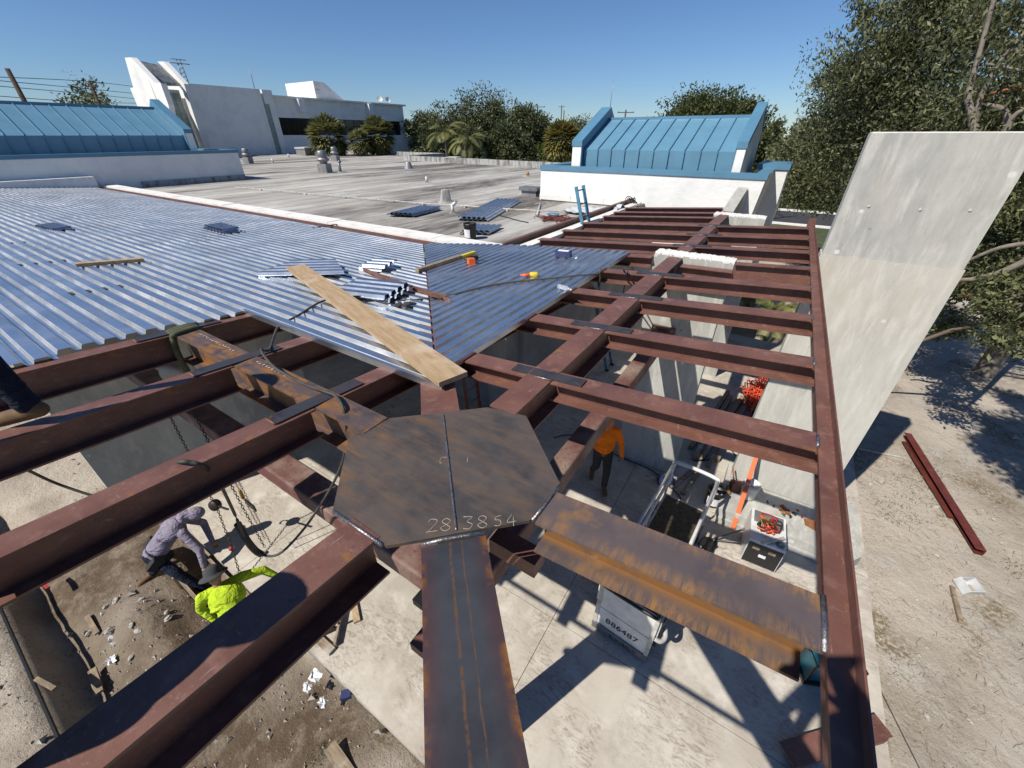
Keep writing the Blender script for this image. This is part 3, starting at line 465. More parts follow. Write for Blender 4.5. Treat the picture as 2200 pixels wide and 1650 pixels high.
tb = thing('tube_bracket', 'bolted brown bracket holding the far end of the lower tube on the concrete wall', 'bracket', (-.02, 5.57, 3.0)); MB().bb(-.2, .2, -.012, .012, -.2, .2).build('plate', 'primer', tb)
for sx in (-1, 1): MB().cyl((sx*.15, -.012, .15), (sx*.15, -.04, .15), .022).build('bolt', 'weld', tb)

# ================================================================ corrugated deck
PITCHR = .1524
def profile(a0, nr):
    pts = []
    for i in range(nr):
        b = a0+i*PITCHR; pts += [(b, 0), (b+.036, 0), (b+.045, .019), (b+.053, .036), (b+.056, .038), (b+.132, .038), (b+.135, .036), (b+.143, .019)]
    return pts+[(a0+nr*PITCHR, 0), (a0+nr*PITCHR+.03, 0)]
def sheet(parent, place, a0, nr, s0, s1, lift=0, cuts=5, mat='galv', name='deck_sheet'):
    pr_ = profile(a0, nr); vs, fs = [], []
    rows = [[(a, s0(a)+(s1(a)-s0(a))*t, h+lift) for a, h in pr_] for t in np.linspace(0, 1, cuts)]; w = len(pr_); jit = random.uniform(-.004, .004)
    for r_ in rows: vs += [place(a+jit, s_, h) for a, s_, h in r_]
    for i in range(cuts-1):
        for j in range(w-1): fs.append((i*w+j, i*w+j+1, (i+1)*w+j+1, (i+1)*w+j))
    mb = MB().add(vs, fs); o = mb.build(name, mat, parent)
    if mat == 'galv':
        o.data.materials.append(M['galv_rib_glare']); hh = [h for _, h in pr_]; si_ = [j for j in range(w-1) if abs(hh[j+1]-hh[j]) > 1e-6]
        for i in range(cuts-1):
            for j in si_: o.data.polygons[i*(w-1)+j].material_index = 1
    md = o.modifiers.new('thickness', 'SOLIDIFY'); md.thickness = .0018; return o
ld = thing('roof_deck', 'galvanized corrugated metal deck sheets covering the left wing', 'metal deck')
LP = lambda a, s, h: (-s, a, zl(a)+h+.002)          # ribs run along -x
ends_l = [3.62, 9.2, 14.6, 20.2, 26.0]
for i, a0 in enumerate((-1.706, -.792, .122)):
    a0 = a0-.02; nr = 6 if i < 2 else 4
    st_ = [3.58+.1*(i % 2)]+[e+random.choice((-.6, 0, .5)) for e in ends_l[1:-1]]+[25.85]
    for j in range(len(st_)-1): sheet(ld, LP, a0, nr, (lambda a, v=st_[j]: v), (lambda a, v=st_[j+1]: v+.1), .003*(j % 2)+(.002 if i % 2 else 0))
a_ = .712; i = 0
while a_ < 5.2:
    st_ = [0]+[e+random.choice((-.7, -.2, .4)) for e in ends_l[1:-1]]+[25.85]
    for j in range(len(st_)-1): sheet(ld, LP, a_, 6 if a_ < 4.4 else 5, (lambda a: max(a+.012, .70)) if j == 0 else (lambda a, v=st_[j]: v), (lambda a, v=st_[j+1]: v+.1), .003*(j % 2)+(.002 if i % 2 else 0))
    a_ += .9144; i += 1
MB().sweep([(0, .05), (.03, .05), (.03, -.01), (0, -.01)], (-.66, .70, zl(.7)+.004), (-3.6, .70, zl(.7)+.004)).build('edge_angle', 'galv', ld)
for k_ in range(34):
    x_, y_ = random.uniform(-13, -3.2), random.choice((.35, 1.25, 2.15, 3.05, 3.95, 4.8))+random.uniform(-.3, .3)
    if -x_ > y_+.3: jx = math.floor((y_+1.726)/PITCHR)*PITCHR-1.726+.018; MB().cyl((x_, jx, zl(jx)+.003), (x_, jx, zl(jx)+.0065), random.uniform(.010, .016), None, 8).build('weld_spot', random.choice(['rust2', 'chalk', 'mill']), ld)
rd = thing('roof_deck', 'smaller galvanized corrugated metal deck covering the right wing corner', 'metal deck')
RP = lambda a, s, h: (-a, s, zr(-a)+h+.002)
a_ = .88; i = 0
while a_ < 5.0:
    e1_ = (lambda a: 5.72 if a < 3.25 else 5.72-.18*(a-3.25))
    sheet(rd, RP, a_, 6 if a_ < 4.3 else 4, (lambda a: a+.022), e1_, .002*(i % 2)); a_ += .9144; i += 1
MB().sweep([(0, .045), (.04, .045), (.04, -.012), (0, -.012)], (-.885, .90, zr(-.88)), (-.885, 5.70, zr(-.88))).build('edge_angle', 'galv', rd)

# ================================================================ concrete walls
def wall_lifts(name, label, x0, x1, y0, y1, z0, zs, mat='fin', vert=None, cap=None):
    root = thing(name, label, 'concrete wall', ((x0+x1)/2, (y0+y1)/2, z0)); off = Vector(root.location); zz = [z0]+zs
    for i in range(len(zz)-1):
        cuts = [x0]+([vert[i]] if vert else [])+[x1]; pro = .016*(len(zz)-2-i)
        for j in range(len(cuts)-1):
            MB().bb(cuts[j]-off.x+(0 if j else -pro), cuts[j+1]-off.x-(0 if j < len(cuts)-2 else -pro), y0-off.y-pro-.0015*j, y1-off.y, zz[i]-off.z+.0008, zz[i+1]-off.z-.0008).build('cast_panel', 'fin_low' if i < len(zz)-2 else mat, root)
    if cap == 'thin': MB().bb(x0-off.x+.01, x1-off.x-.004, y0-off.y+.012, y1-off.y-.006, zs[-1]-off.z, zs[-1]-off.z+.012).build('rough_top', 'coping', root)
    elif cap:
        mb = MB(); n_, k_ = 46, 6; vs = []; L3 = lambda i, j: (x0+(x1-x0)*i/n_-off.x, y0+(y1-y0)*j/k_-off.y+(random.uniform(-.006, .006) if j in (0, k_) else 0), zs[-1]-off.z+(.004 if j in (0, k_) or i in (0, n_) else .012)+random.uniform(0, .02))
        for i in range(n_+1):
            for j in range(k_+1): vs.append(L3(i, j))
        nb = len(vs); vs += [(x, y, zs[-1]-off.z-.02) for x, y, z in vs]; F_ = lambda i, j: i*(k_+1)+j
        fs = [(F_(i, j), F_(i+1, j), F_(i+1, j+1), F_(i, j+1)) for i in range(n_) for j in range(k_)]+[(F_(i, 0), nb+F_(i, 0), nb+F_(i+1, 0), F_(i+1, 0)) for i in range(n_)]+[(F_(i, k_), F_(i+1, k_), nb+F_(i+1, k_), nb+F_(i, k_)) for i in range(n_)]
        mb.add(vs, fs)
        mb.build('rough_top', 'coping', root)
    return root
wall_lifts('concrete_fin', 'tall pale concrete fin rising beside the right edge channel', 1.775, 3.22, 5.90, 6.22, .30, [4.60, 6.02], vert=[2.72, 2.22], cap='thin')
for i in range(5):
    for x in (2.05, 2.55, 2.98): z_ = .75+i*1.12+random.uniform(-.05, .05); o = MB().cyl((x, 5.889, z_), (x+.002, 5.899, z_), .014+random.uniform(0, .008), None, 9); o.build('tie_plug', 'fin_low' if random.random() < .6 else 'gwall', bpy.data.objects['concrete_fin']).matrix_parent_inverse = Matrix.Translation(-bpy.data.objects['concrete_fin'].location)
ft = thing('footing', 'long concrete footing block littered with scrap under the tall fin', 'footing', (2.72, 5.65, 0)); MB().prism([(-1.03, -.68), (.95, -.68), (1.08, -.52), (1.10, .7), (-1.03, .7)], -.2, lambda x, y: .29-.03*(y < -.6)).build('block', 'fin', ft)
MB().bb(-.98, .9, -.74, -.69, .001, .10).build('ledge', 'fin', ft)
wall_lifts('concrete_wall', 'concrete wall with a rough white top crossing under the girder', -.42, .76, 5.64, 5.92, 0, [4.375], cap=True)
wall_lifts('concrete_wall', 'far concrete wall with a rough white top near the stucco wall', -.32, .82, 10.4, 10.8, 0, [4.33], cap=True)
one('concrete_fin', MB().prism([(-.30, 11.0), (-.02, 11.0), (-.02, 13.95), (-.30, 13.95)], 0, lambda x, y: 4.15+.19*min(y-11, 2.6)), 'fin', 'small grey concrete fin leaning against the white stucco wall', 'concrete wall')
rt = Matrix.Rotation(R(90), 4, 'Z')
wl_ = thing('concrete_wall', 'dark shaded concrete wall under the left deck with one bright edge', 'concrete wall', (-7.3, .5, 0))
MB().bb(-.28, .0, -1.42, .28, 0, 3.9).build('cast_panel', 'fin', wl_); MB().bb(-.28, .002, .285, 2.4, 0, 3.88).build('cast_panel', 'fin', wl_)
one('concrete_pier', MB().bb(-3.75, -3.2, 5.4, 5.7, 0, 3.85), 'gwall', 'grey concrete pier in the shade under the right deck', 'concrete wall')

# ================================================================ old building with flat roof
ob = thing('low_building', 'low building with a weathered grey flat roof and white edge coping', 'building', (-30, 20, 0))
def OB(mb, name, mat, par=None):
    mb.v = [(x+30, y-20, z) for x, y, z in mb.v] if par is None else mb.v; return mb.build(name, mat, ob if par is None else par)
roofpoly = [(-3.42, 5.95), (-3.42, 13.98), (-7.0, 13.98), (-7.0, 28.6), (-33.6, 32.2), (-34.2, 38.9), (-60, 42.0), (-60, 5.95)]
OB(MB().prism(roofpoly, 3.5, 3.8), 'roof', 'roof'); OB(MB().prism([(x*.998-.05, y) for x, y in roofpoly], -.1, 3.49), 'wall', 'gwall')
OB(MB().bb(-26, -3.2, 5.62, 5.93, -.1, 3.86), 'wall', 'gwall'); OB(MB().bb(-3.4, -3.08, 5.95, 13.97, -.1, 3.98), 'wall', 'gwall')
for i in range(12):        # coping stones along the left wing
    x1 = -3.5-i*1.87; OB(MB().bb(x1-1.86, x1, 5.60+.02*(i > 0), 6.10+random.uniform(-.02, .02), 3.87, 4.02+random.uniform(-.01, .01)), 'coping', 'coping')
for i in range(5): OB(MB().bb(-3.30, -3.06, 6.0+i*1.5, 7.49+i*1.5, 3.99, 4.06), 'coping', 'coping')
OB(MB().ibeam((-3.40, 5.6, 4.17), (-3.40, 13.6, 4.17), .16, .09), 'ledger_channel', 'primer')
OB(MB().sweep([(-.03, 0), (.05, 0), (.05, -.1), (-.03, -.1)], (-3.4, 5.50, 3.985), (-25, 5.50, 3.985)), 'ledger_angle', 'primer')
def parapet(p, q, h=.42, w=.28, seg=1.3):
    p, q = Vector((*p, 3.8)), Vector((*q, 3.8)); L = (q-p).length; n_ = max(1, int(L/seg)); a = math.atan2(q.y-p.y, q.x-p.x)
    for i in range(n_):
        c_ = p.lerp(q, (i+.5)/n_); hh = h+random.uniform(-.01, .01); OB(MB().box((c_.x, c_.y, 3.8+hh/2), (L/n_-.015, w, hh), a), 'parapet_block', 'parapet')
parapet((-7.2, 28.7), (-33.6, 32.3)); parapet((-33.7, 32.4), (-34.2, 39.0)); parapet((-34.4, 39.0), (-60, 42.1), seg=2.2)
# ---- pavilions with blue standing seam roofs
def pavilion(root, f, u0, u1, ub0, ub1, nseam, capz, kz, rz_, wallz0, sides):
    def P(mb, name, mat, par=None): mb.v = [f(*p) for p in mb.v]; return mb.build(name, mat, par or root)
    P(MB().bb(u0, u1, 0, .3, wallz0, capz-.15), 'wall', 'stucco'); P(MB().bb(u0-.03, u1+.03, -.04, .34, capz-.15, capz), 'blue_cap', 'blue_cap')
    for u in (u0, u1-.3): P(MB().bb(u+.001, u+.299, .302, 4.4, wallz0, capz-.16), 'wall', 'stucco'); P(MB().bb(u-.03, u+.33, .345, 4.44, capz-.152, capz-.003), 'blue_cap', 'blue_cap')
    P(MB().bb(u0+.3, u1-.3, .31, 4.3, capz-.5, capz-.42), 'inner_roof', 'roof')
    kv, rv = .72, 2.95; w = (ub1-ub0)/nseam; prof = [(kv+.04, capz-.3), (kv, kz), (rv, rz_)]
    for i in range(nseam):
        a, b = ub0+i*w+.012, ub0+(i+1)*w-.012; e = random.uniform(-.004, .004); vs = []
        for (v, z) in prof+[(rv, rz_-.1), (kv+.14, kz-.06), (kv+.18, capz-.3)]: vs += [(a, v+e, z), (b, v+e, z)]
        fs = [(0, 1, 3, 2), (2, 3, 5, 4), (4, 5, 7, 6), (6, 7, 9, 8), (8, 9, 11, 10), (10, 11, 1, 0), (0, 2, 8, 10), (2, 4, 6, 8), (1, 11, 9, 3), (3, 9, 7, 5)]
        P(MB().add(vs, fs), 'roof_panel', 'blue_metal')
    for i in range(nseam+1):
        u = ub0+i*w; mb = MB()
        for (v0, z0_), (v1, z1_) in zip(prof[:-1], prof[1:]): mb.sweep([(-.014, .045), (.014, .045), (.014, -.03), (-.014, -.03)], (u, v0, z0_), (u, v1, z1_), Vector((1, 0, 0)).cross(Vector((0, v1-v0, z1_-z0_))).normalized(), plumb=False)
        P(mb, 'standing_seam', 'blue_cap')
    P(MB().bb(ub0-.03, ub1+.03, rv-.06, rv+.25, rz_-.12, rz_+.07), 'ridge_cap', 'blue_cap'); P(MB().prism([(ub0, rv+.1), (ub1, rv+.1), (ub1, 4.2), (ub0, 4.2)], capz-.4, rz_-.13), 'rear_wall', 'stucco')
    for ua, ub in sides:
        pr_ = [(.50, capz-.3), (.50, kz+.22), (rv+.05, rz_+.36), (rv+.9, rz_-.3), (4.2, capz-.3)]
        for nm, mt, dz0, dz1, ex in (('pier', 'stucco', 0, 0, 0), ('pier_coping', 'blue_cap', 0, .12, .025)):
            vs = []; pp = pr_ if nm == 'pier' else [(pr_[1][0]-.03, pr_[1][1]-.12), (pr_[1][0]-.03, pr_[1][1]+.06), (pr_[2][0], pr_[2][1]+.06), (pr_[3][0]+.03, pr_[3][1]+.03), (pr_[3][0]-.03, pr_[3][1]-.1), (pr_[2][0]-.02, pr_[2][1]-.14)]
            n_ = len(pp); vs = [(ua-ex, v, z) for v, z in pp]+[(ub+ex, v, z) for v, z in pp]
            P(MB().add(vs, [tuple(range(n_)), tuple(range(n_, 2*n_))[::-1]]+[(i, n_+i, n_+(i+1) % n_, (i+1) % n_) for i in range(n_)]), nm, mt)
        si = ub-.01 if ua < (ub0+ub1)/2 else ua+.01       # blue metal sheet lining the inner side
        vs = [(si+(.03 if ua < (ub0+ub1)/2 else -.03), v, z) for v, z in pr_[:4]]; P(MB().add(vs+[(si, v, z) for v, z in pr_[:4]], [(0, 1, 2, 3), (7, 6, 5, 4), (0, 4, 5, 1), (1, 5, 6, 2), (2, 6, 7, 3), (3, 7, 4, 0)]), 'side_sheet', 'blue_cap')
    P(MB().cyl((sides[0][1]-.05, rv+.1, rz_+.3), (sides[0][1]-.05, rv+.1, rz_+1.3), .012, .006, 6), 'lightning_rod', 'grey_metal')
pr1 = thing('pavilion', 'white stucco pavilion with a sunlit blue standing seam roof on the right', 'building', (-3.4, 14, 0))
pavilion(pr1, lambda u, v, z: (u+3.4+(0 if u < 0 else .10*(z-4.9)), v, z), -7.28, .38, -5.82, -.72, 10, 5.02, 5.55, 6.52, -.1, [(-6.24, -5.88), (-.68, -.42)])
for i in range(3): MB().bb(-3.86+i*1.35, -3.86+i*1.35+1.34, -.075, -.005, 3.84, 4.02).build('base_flashing', 'coping', pr1)
bk = MB().bb(3.3, 4.2, 2.6, 4.6, 0, 5.0).build('rear_block', 'stucco', pr1); MB().bb(3.25, 4.25, 2.55, 4.65, 5.0, 5.16).build('blue_cap', 'blue_cap', bk)
pl2 = thing('pavilion', 'white stucco pavilion with a long blue standing seam roof on the left', 'building', (-26, 6, 0))
pavilion(pl2, lambda u, v, z: (-v, u-6, z), -6, 12.2, -5.2, 10.05, 26, 5.30, 5.98, 7.2, -.1, [(10.1, 10.45)])
MB().bb(.0, .6, -12, -.6, 3.6, 4.42).build('projecting_box', 'coping', pl2); MB().bb(.002, .12, 1.2, 6.15, 3.8, 4.05).build('base_flashing', 'parapet', pl2)
# ---- far white building
fb = thing('far_building', 'far white two storey building with a dark window band and sloped tower', 'building', (-60, 40, 0)); fo = Vector((-60, 40, 0))
def FB(mb, name, mat, par=None): mb.v = [tuple(Vector(p)-fo) for p in mb.v]; return mb.build(name, mat, par or fb)
FB(MB().bb(-75, -60, 34.6, 58.4, -.1, 5.98), 'wall', 'stucco'); FB(MB().bb(-75, -60, 34.6, 58.6, 8.0, 10.2), 'wall', 'stucco'); FB(MB().bb(-75, -60.5, 34.6, 58.2, 5.98, 8.0), 'wall', 'gwall'); FB(MB().bb(-75, -59.6, 34.4, 59.0, 10.2, 10.42), 'roof_edge', 'stucco')
FB(MB().bb(-60.3, -59.98, 57.7, 58.4, 5.98, 8.0), 'corner_post', 'stucco'); FB(MB().bb(-74, -60, 58.4, 60.6, -.1, 5.6), 'side_wall', 'stucco')
for i in range(14): y0 = 35.2+i*1.605; FB(MB().bb(-60.45, -60.40, y0+.03, y0+1.57, 6.0, 7.98), 'window_pane', 'glass_dark'); FB(MB().bb(-60.42, -60.36, y0-.03, y0+.03, 6.0, 7.98), 'mullion', 'black_plastic')
for y0 in (38.6, 50.6): FB(MB().bb(-59.98, -59.2, y0, y0+.9, 8.7, 10.19), 'rain_box', 'stucco')
FB(MB().bb(-66, -59.4, 25.55, 33.7, -.1, 10.9), 'blank_wall', 'stucco'); FB(MB().bb(-66, -59.7, 33.72, 34.5, -.1, 9.4), 'glass_block_strip', 'glass_block'); FB(MB().bb(-66, -59.5, 34.0, 35.3, 9.4, 10.9), 'pilaster', 'stucco'); FB(MB().bb(-66, -59.5, 34.52, 35.3, -.1, 9.4), 'pilaster', 'stucco')
def fin_poly(pts, y, t, name):
    q = [aty(px, py, y) for px, py in pts]; n_ = len(q); vs = [(p.x, y, p.z) for p in q]+[(p.x, y+t, p.z) for p in q]
    FB(MB().add(vs, [tuple(range(n_)), tuple(range(n_, 2*n_))[::-1]]+[(i, n_+i, n_+(i+1) % n_, (i+1) % n_) for i in range(n_)]), name, 'stucco')
fin_poly([(268, 124), (281, 123), (333, 178), (345, 179), (362, 226), (375, 300), (318, 300)], 20.6, .5, 'tower_fin')
fin_poly([(338, 132), (351, 132), (395, 180), (440, 320), (434, 320), (389, 184)], 25.0, .5, 'tower_fin')
qa = [aty(288, 128, 21.1), aty(331, 176, 21.1), aty(385, 178, 25.0), aty(345, 140, 25.0)]
FB(MB().add([tuple(p) for p in qa]+[(p.x, p.y, p.z-.3) for p in qa], [(0, 1, 2, 3), (7, 6, 5, 4), (0, 4, 5, 1), (1, 5, 6, 2), (2, 6, 7, 3), (3, 7, 4, 0)]), 'tower_roof', 'parapet')
FB(MB().bb(-62.4, -60.6, 21.1, 25.0, -.1, 10.3), 'tower_wall', 'stucco')
for i in range(5):
    for j in range(9): FB(MB().bb(-60.6, -60.5, 21.9+i*.6, 22.47+i*.6, 4.6+j*.6, 5.17+j*.6), 'glass_block', 'glass_block')
pf = [atx(px, py, -62) for px, py in ((672, 174), (695, 177), (742, 217), (681, 217))]
FB(MB().add([tuple(p) for p in pf]+[(p.x-7, p.y, p.z) for p in pf], [(3, 2, 1, 0), (4, 5, 6, 7), (0, 1, 5, 4), (1, 2, 6, 5), (2, 3, 7, 6), (3, 0, 4, 7)]), 'penthouse', 'stucco'); pd = atx(685, 205, -61.9)
FB(MB().bb(-61.98, -61.9, pd.y-.5, pd.y+.5, 10.4, 12.0-.4), 'penthouse_door', 'white_paint')
ds = 0
for i, px in enumerate((815, 832)):
    p = atx(px, 216, -64); r_ = thing('satellite_dish', ['small round satellite dish on the far roof edge', 'tilted satellite dish on the far roof, right one'][i], 'dish', (p.x, p.y, 10.4)); MB().cyl((0, 0, 0), (0, 0, .7), .04).build('mast', 'grey_metal', r_)
    o = MB().lathe([(.001, 0), (.25, .04), (.45, .14), (.5, .2), (.46, .16), (.2, .06), (.001, .03)]).build('reflector', 'white_paint', r_); o.location = (.1, 0, .8); o.rotation_euler = (.5, 1.0, .4*i)
# whip antenna and lattice mast behind
p = atx(535, 143, -64); q = atx(547, 190, -64); one('whip_antenna', MB().cyl(q, p, .07, .03, 6), 'grey_metal', 'thin whip antenna above the blank white wall', 'antenna')
am = thing('lattice_antenna', 'lattice antenna mast behind the sloped white tower', 'antenna', atx(400, 178, -70)); 
for sx in (-.35, .35): MB().cyl((0, sx, -1), (0, sx*.6, 2.4), .06, .05, 6).build('leg', 'grey_metal', am)
for i in range(5): MB().cyl((0, -.32+.03*i, i*.45), (0, .32-.03*i, i*.45+.3), .04, None, 5).build('brace', 'grey_metal', am)
MB().cyl((0, -1.2, 2.0), (0, 1.2, 2.0), .06, None, 6).build('crossarm', 'grey_metal', am); MB().cyl((0, -.9, 2.4), (0, .9, 2.4), .05, None, 6).build('crossarm', 'grey_metal', am)

# ================================================================ things on the old roof
def fan(px, py, s, label):
    p = at(px, py, 3.8); r_ = thing('exhaust_fan', label, 'roof fan', p, R(20), 'mushroom exhaust fans')
    MB().prism([(-.42*s, -.42*s), (.42*s, -.42*s), (.42*s, .42*s), (-.42*s, .42*s)], 0, .7*s).build('kerb', 'fan_metal', r_)
    MB().lathe([(.30*s, .7*s), (.33*s, .85*s), (.52*s, .95*s), (.54*s, 1.06*s), (.40*s, 1.12*s), (.36*s, 1.2*s)], (0, 0, 0)).build('bowl', 'fan_metal', r_)
    MB().lathe([(.38*s, 1.16*s), (.40*s, 1.2*s), (.39*s, 1.62*s), (.30*s, 1.7*s), (.001, 1.73*s)]).build('motor_dome', 'grey_metal', r_)
fan(700, 371, .78, 'largest mushroom exhaust fan in the middle of the grey flat roof'); fan(722, 346, .72, 'mushroom exhaust fan farther back behind the largest fan'); fan(535, 351, .7, 'mushroom exhaust fan beside the left pavilion corner')
def pipe(px, py, h, r, label, mat='white_paint', hood=False):
    p = at(px, py, 3.8); o = thing('vent_pipe', label, 'vent pipe', p); MB().cyl((0, 0, 0), (0, 0, h), r, None, 10).build('pipe', mat, o); MB().lathe([(r*2.6, 0), (r*1.3, .06), (r*1.2, .09)]).build('flashing', 'parapet', o)
    if hood: MB().cyl((0, 0, h-.05), (.12, .05, h+.05), r*1.05, None, 10).build('bend', mat, o)
pipe(917, 446*0+392, .28, .06, 'white vent pipe with round flashing in the middle of the roof'); pipe(587, 350, .35, .07, 'short white vent pipe between the fans'); pipe(621, 338, .35, .08, 'white vent pipe left of the small roof box'); pipe(732, 371, .65, .09, 'dark vent pipe right beside the largest fan', 'grey_metal', True)
pipe(973, 459, .30, .05, 'bent white pipe stub near the corrugated sheets', 'white_paint', True); pipe(953, 348, .4, .07, 'white vent pipe in front of the near parapet'); pipe(1133, 379, .25, .11, 'small cream vent cap left of the right pavilion', 'yellow_tool'); pipe(564, 330, .3, .06, 'tiny vent pipe near the blank white wall')
p = at(958, 434, 3.8); cv = thing('vent_cone', 'grey cone shaped roof vent in a dark stained patch', 'vent pipe', p); MB().lathe([(.28, 0), (.22, .03), (.15, .42), (.13, .44), (.001, .44)]).build('cone', 'parapet', cv); MB().lathe([(.32, .002), (.30, .02), (.2, .03)]).build('flashing', 'parapet', cv)
p = at(878, 362, 3.8); cv = thing('vent_cone', 'small grey cone vent toward the far parapet', 'vent pipe', p); MB().lathe([(.35, 0), (.2, .4), (.18, .45), (.001, .46)]).build('cone', 'fan_metal', cv)
for px, py, w, h, lb in ((478, 322, 1.7, 1.9, 'tall louvred roof vent against the blank white wall'), (658, 334, 1.5, .9, 'grey square roof box near the far parapet'), (975, 349, 1.1, .45, 'low grey roof box near the near parapet'), (512, 323, 1.2, .35, 'low flat roof hatch beside the blank white wall')):
    p = at(px, py, 3.8); r_ = thing('roof_vent', lb, 'roof vent', p, R(10)); MB().bb(-w/2, w/2, -w/2, w/2, 0, h*.8).build('housing', 'fan_metal', r_)
    for k_ in range(3): MB().bb(-w*.55, w*.55, -w*.55, w*.55, h*(.8+.08*k_)+.01, h*(.8+.08*k_)+h*.05).build('louvre', 'coping', r_)
p = at(1140, 421, 3.8); r_ = thing('gooseneck_vent', 'low grey hooded vent against the left end of the stucco wall', 'roof vent', p, R(4)); MB().bb(-.42, .42, -.28, .28, .22, .36).build('hood', 'grey_metal', r_); MB().bb(-.34, .34, -.2, .2, 0, .22).build('kerb', 'fan_metal', r_); MB().bb(.425, .6, -.2, .2, .08, .24).build('duct', 'black_plastic', r_)
# conduit with feet across the roof
pts = [at(px, py, 3.87) for px, py in ((505, 402), (560, 406), (655, 415), (740, 422), (830, 430), (910, 437), (1000, 442), (1090, 449), (1150, 452), (1200, 455))]
cn = thing('roof_conduit', 'thin white conduit running across the grey roof on small feet', 'conduit', (0, 0, 0)); MB().tube(pts, .018, 7).build('tube', 'worn_white', cn)
for i, p in enumerate(pts[1:-1]): MB().box((p.x, p.y, 3.835), (.11, .07, .06), .3*i).build('foot', 'worn_white', cn)
p = at(1160, 437, 3.87); one('roof_conduit', MB().tube([p, at(1156, 452, 3.87), at(1153, 462, 3.86)], .02, 6), 'white_paint', 'short branch conduit dropping from the stucco wall base', 'conduit')
cable('roof_wire', [at(1110, 428, 3.83), at(1090, 440, 3.83), at(1060, 455, 3.82), at(1100, 470, 3.82), at(1135, 478, 3.82)], .012, 'black_rubber', 'thin black wire curling over the roof by the long sheets')
def deckpile(c4, nr, n, label, L):   # corrugated offcuts stacked on the roof
    p, q, s_ = [at(px, py, 3.82) for px, py in c4]; ax = (q-p).normalized(); lat = (s_-p); W = lat.length; lt = lat.normalized(); r_ = thing('sheet_stack', label, 'metal sheets', p)
    for k_ in range(n):
        off = lt*random.uniform(-.12, .12)+ax*random.uniform(-.2, .2) if k_ else Vector(); PP = lambda a, s, h: tuple(ax*s+lt*a+off+Vector((0, 0, h+.008+.042*k_)))
        sheet(r_, PP, 0, nr, lambda a: 0, lambda a: L*random.uniform(.98, 1), 0, 2, 'galv_dark', 'sheet')
deckpile([(984, 473), (1072, 430), (1055, 476)], 6, 2, 'long corrugated offcut sheets lying on the roof left of the stucco wall', 4.3)
deckpile([(838, 464), (905, 448), (893, 466)], 5, 3, 'stack of short corrugated sheets lying on the roof beside the long one', 1.6)
deckpile([(985, 503), (1010, 492), (1060, 505)], 5, 2, 'small corrugated offcuts behind the black bucket', .9)
def bucket(p, label, mat='black_plastic', h=.38, r=.155, par=None, lab=True):
    b = thing('bucket', label, 'bucket', p, R(30)); MB().lathe([(.001, .004), (r*.86, .004), (r*.87, .01), (r, h-.06), (r*1.06, h-.055), (r*1.06, h-.02), (r*1.0, h), (r*.94, h), (r*.82, .03), (.001, .03)]).build('pail', mat, b)
    if lab:
        mb = MB(); n_ = 8
        for i in range(n_): a0, a1 = R(195+i*10), R(195+(i+1)*10); mb.add([(math.cos(a)*(r*.885+(z/h)*r*.14+.002), math.sin(a)*(r*.885+(z/h)*r*.14+.002), z) for a, z in ((a0, .06), (a1, .06), (a1, .25), (a0, .25))], [(0, 1, 2, 3)])
        mb.build('paper_label', 'paper', b); mb = MB(); 
        for z in (.1, .14): mb.add([(math.cos(a)*(r*.885+(zz/h)*r*.14+.003), math.sin(a)*(r*.885+(zz/h)*r*.14+.003), zz) for a, zz in ((R(215), z), (R(255), z), (R(255), z+.03), (R(215), z+.03))], [(0, 1, 2, 3)])
        mb.build('label_print', 'navy_print', b)
    MB().tube([(r*1.06*math.cos(t), .02, h-.04-r*.5*math.sin(t)) for t in np.linspace(.1, 3.04, 9)], .004, 5).build('handle', 'grey_metal', b); return b
bucket(at(1011, 514, 3.8), 'black paint bucket with a white label on the roof edge')
wp = at(1197, 470, 3.83); mb = MB()
for i in range(46):
    a = random.uniform(0, 6.3); q = [Vector((wp.x+random.gauss(0, .32), wp.y+random.gauss(0, .22), 3.82+random.uniform(0, .05))) for _ in range(4)]; mb.tube(spline(q, 3), .009, 4)
one('wire_heap', mb, 'red_steel', 'heap of tangled red wire on the roof near the blue ladder', 'wire')
p = at(1188, 462, 3.84); one('blue_bag', MB().ell((p.x, p.y, 3.86), (.22, .1, .05)), 'ladder_blue', 'small blue rag lying behind the red wire heap', 'rag')
mb = MB(); base = at(1265, 455, 3.85); NX, NY = 16, 10
vs = [(base.x-.75+1.9*i/NX, base.y-.5+1.2*j/NY-.25*i/NX, 3.84+.42*(max(0, i/NX-.3))**1.2*(1-abs(j/NY-.5))+.09*random.random()) for i in range(NX+1) for j in range(NY+1)]
mb.add(vs, [(i*(NY+1)+j, (i+1)*(NY+1)+j, (i+1)*(NY+1)+j+1, i*(NY+1)+j+1) for i in range(NX) for j in range(NY)], False); o = one('plastic_sheet', mb, 'tarp', 'crumpled translucent plastic sheet behind the blue ladder', 'tarp'); o.modifiers.new('t', 'SOLIDIFY').thickness = .004
p = at(1350, 440, 4.0); r_ = thing('conduit_bundle', 'bundle of bent black cables at the foot of the stucco wall', 'cables', (p.x, p.y, 3.9))
for k_ in range(7): MB().tube(spline([(random.uniform(-.35, .35), random.uniform(-.25, .1), 0), (random.uniform(-.2, .2), -.1, .25+random.uniform(0, .12)), (random.uniform(0, .35), -.05, .2), (random.uniform(.1, .4), -.05, 0)], 4), .014, 5).build('cable', 'black_rubber', r_)
MB().bb(-.1, .3, -.12, -.02, -.05, .15).build('block', 'yellow_tool', r_)
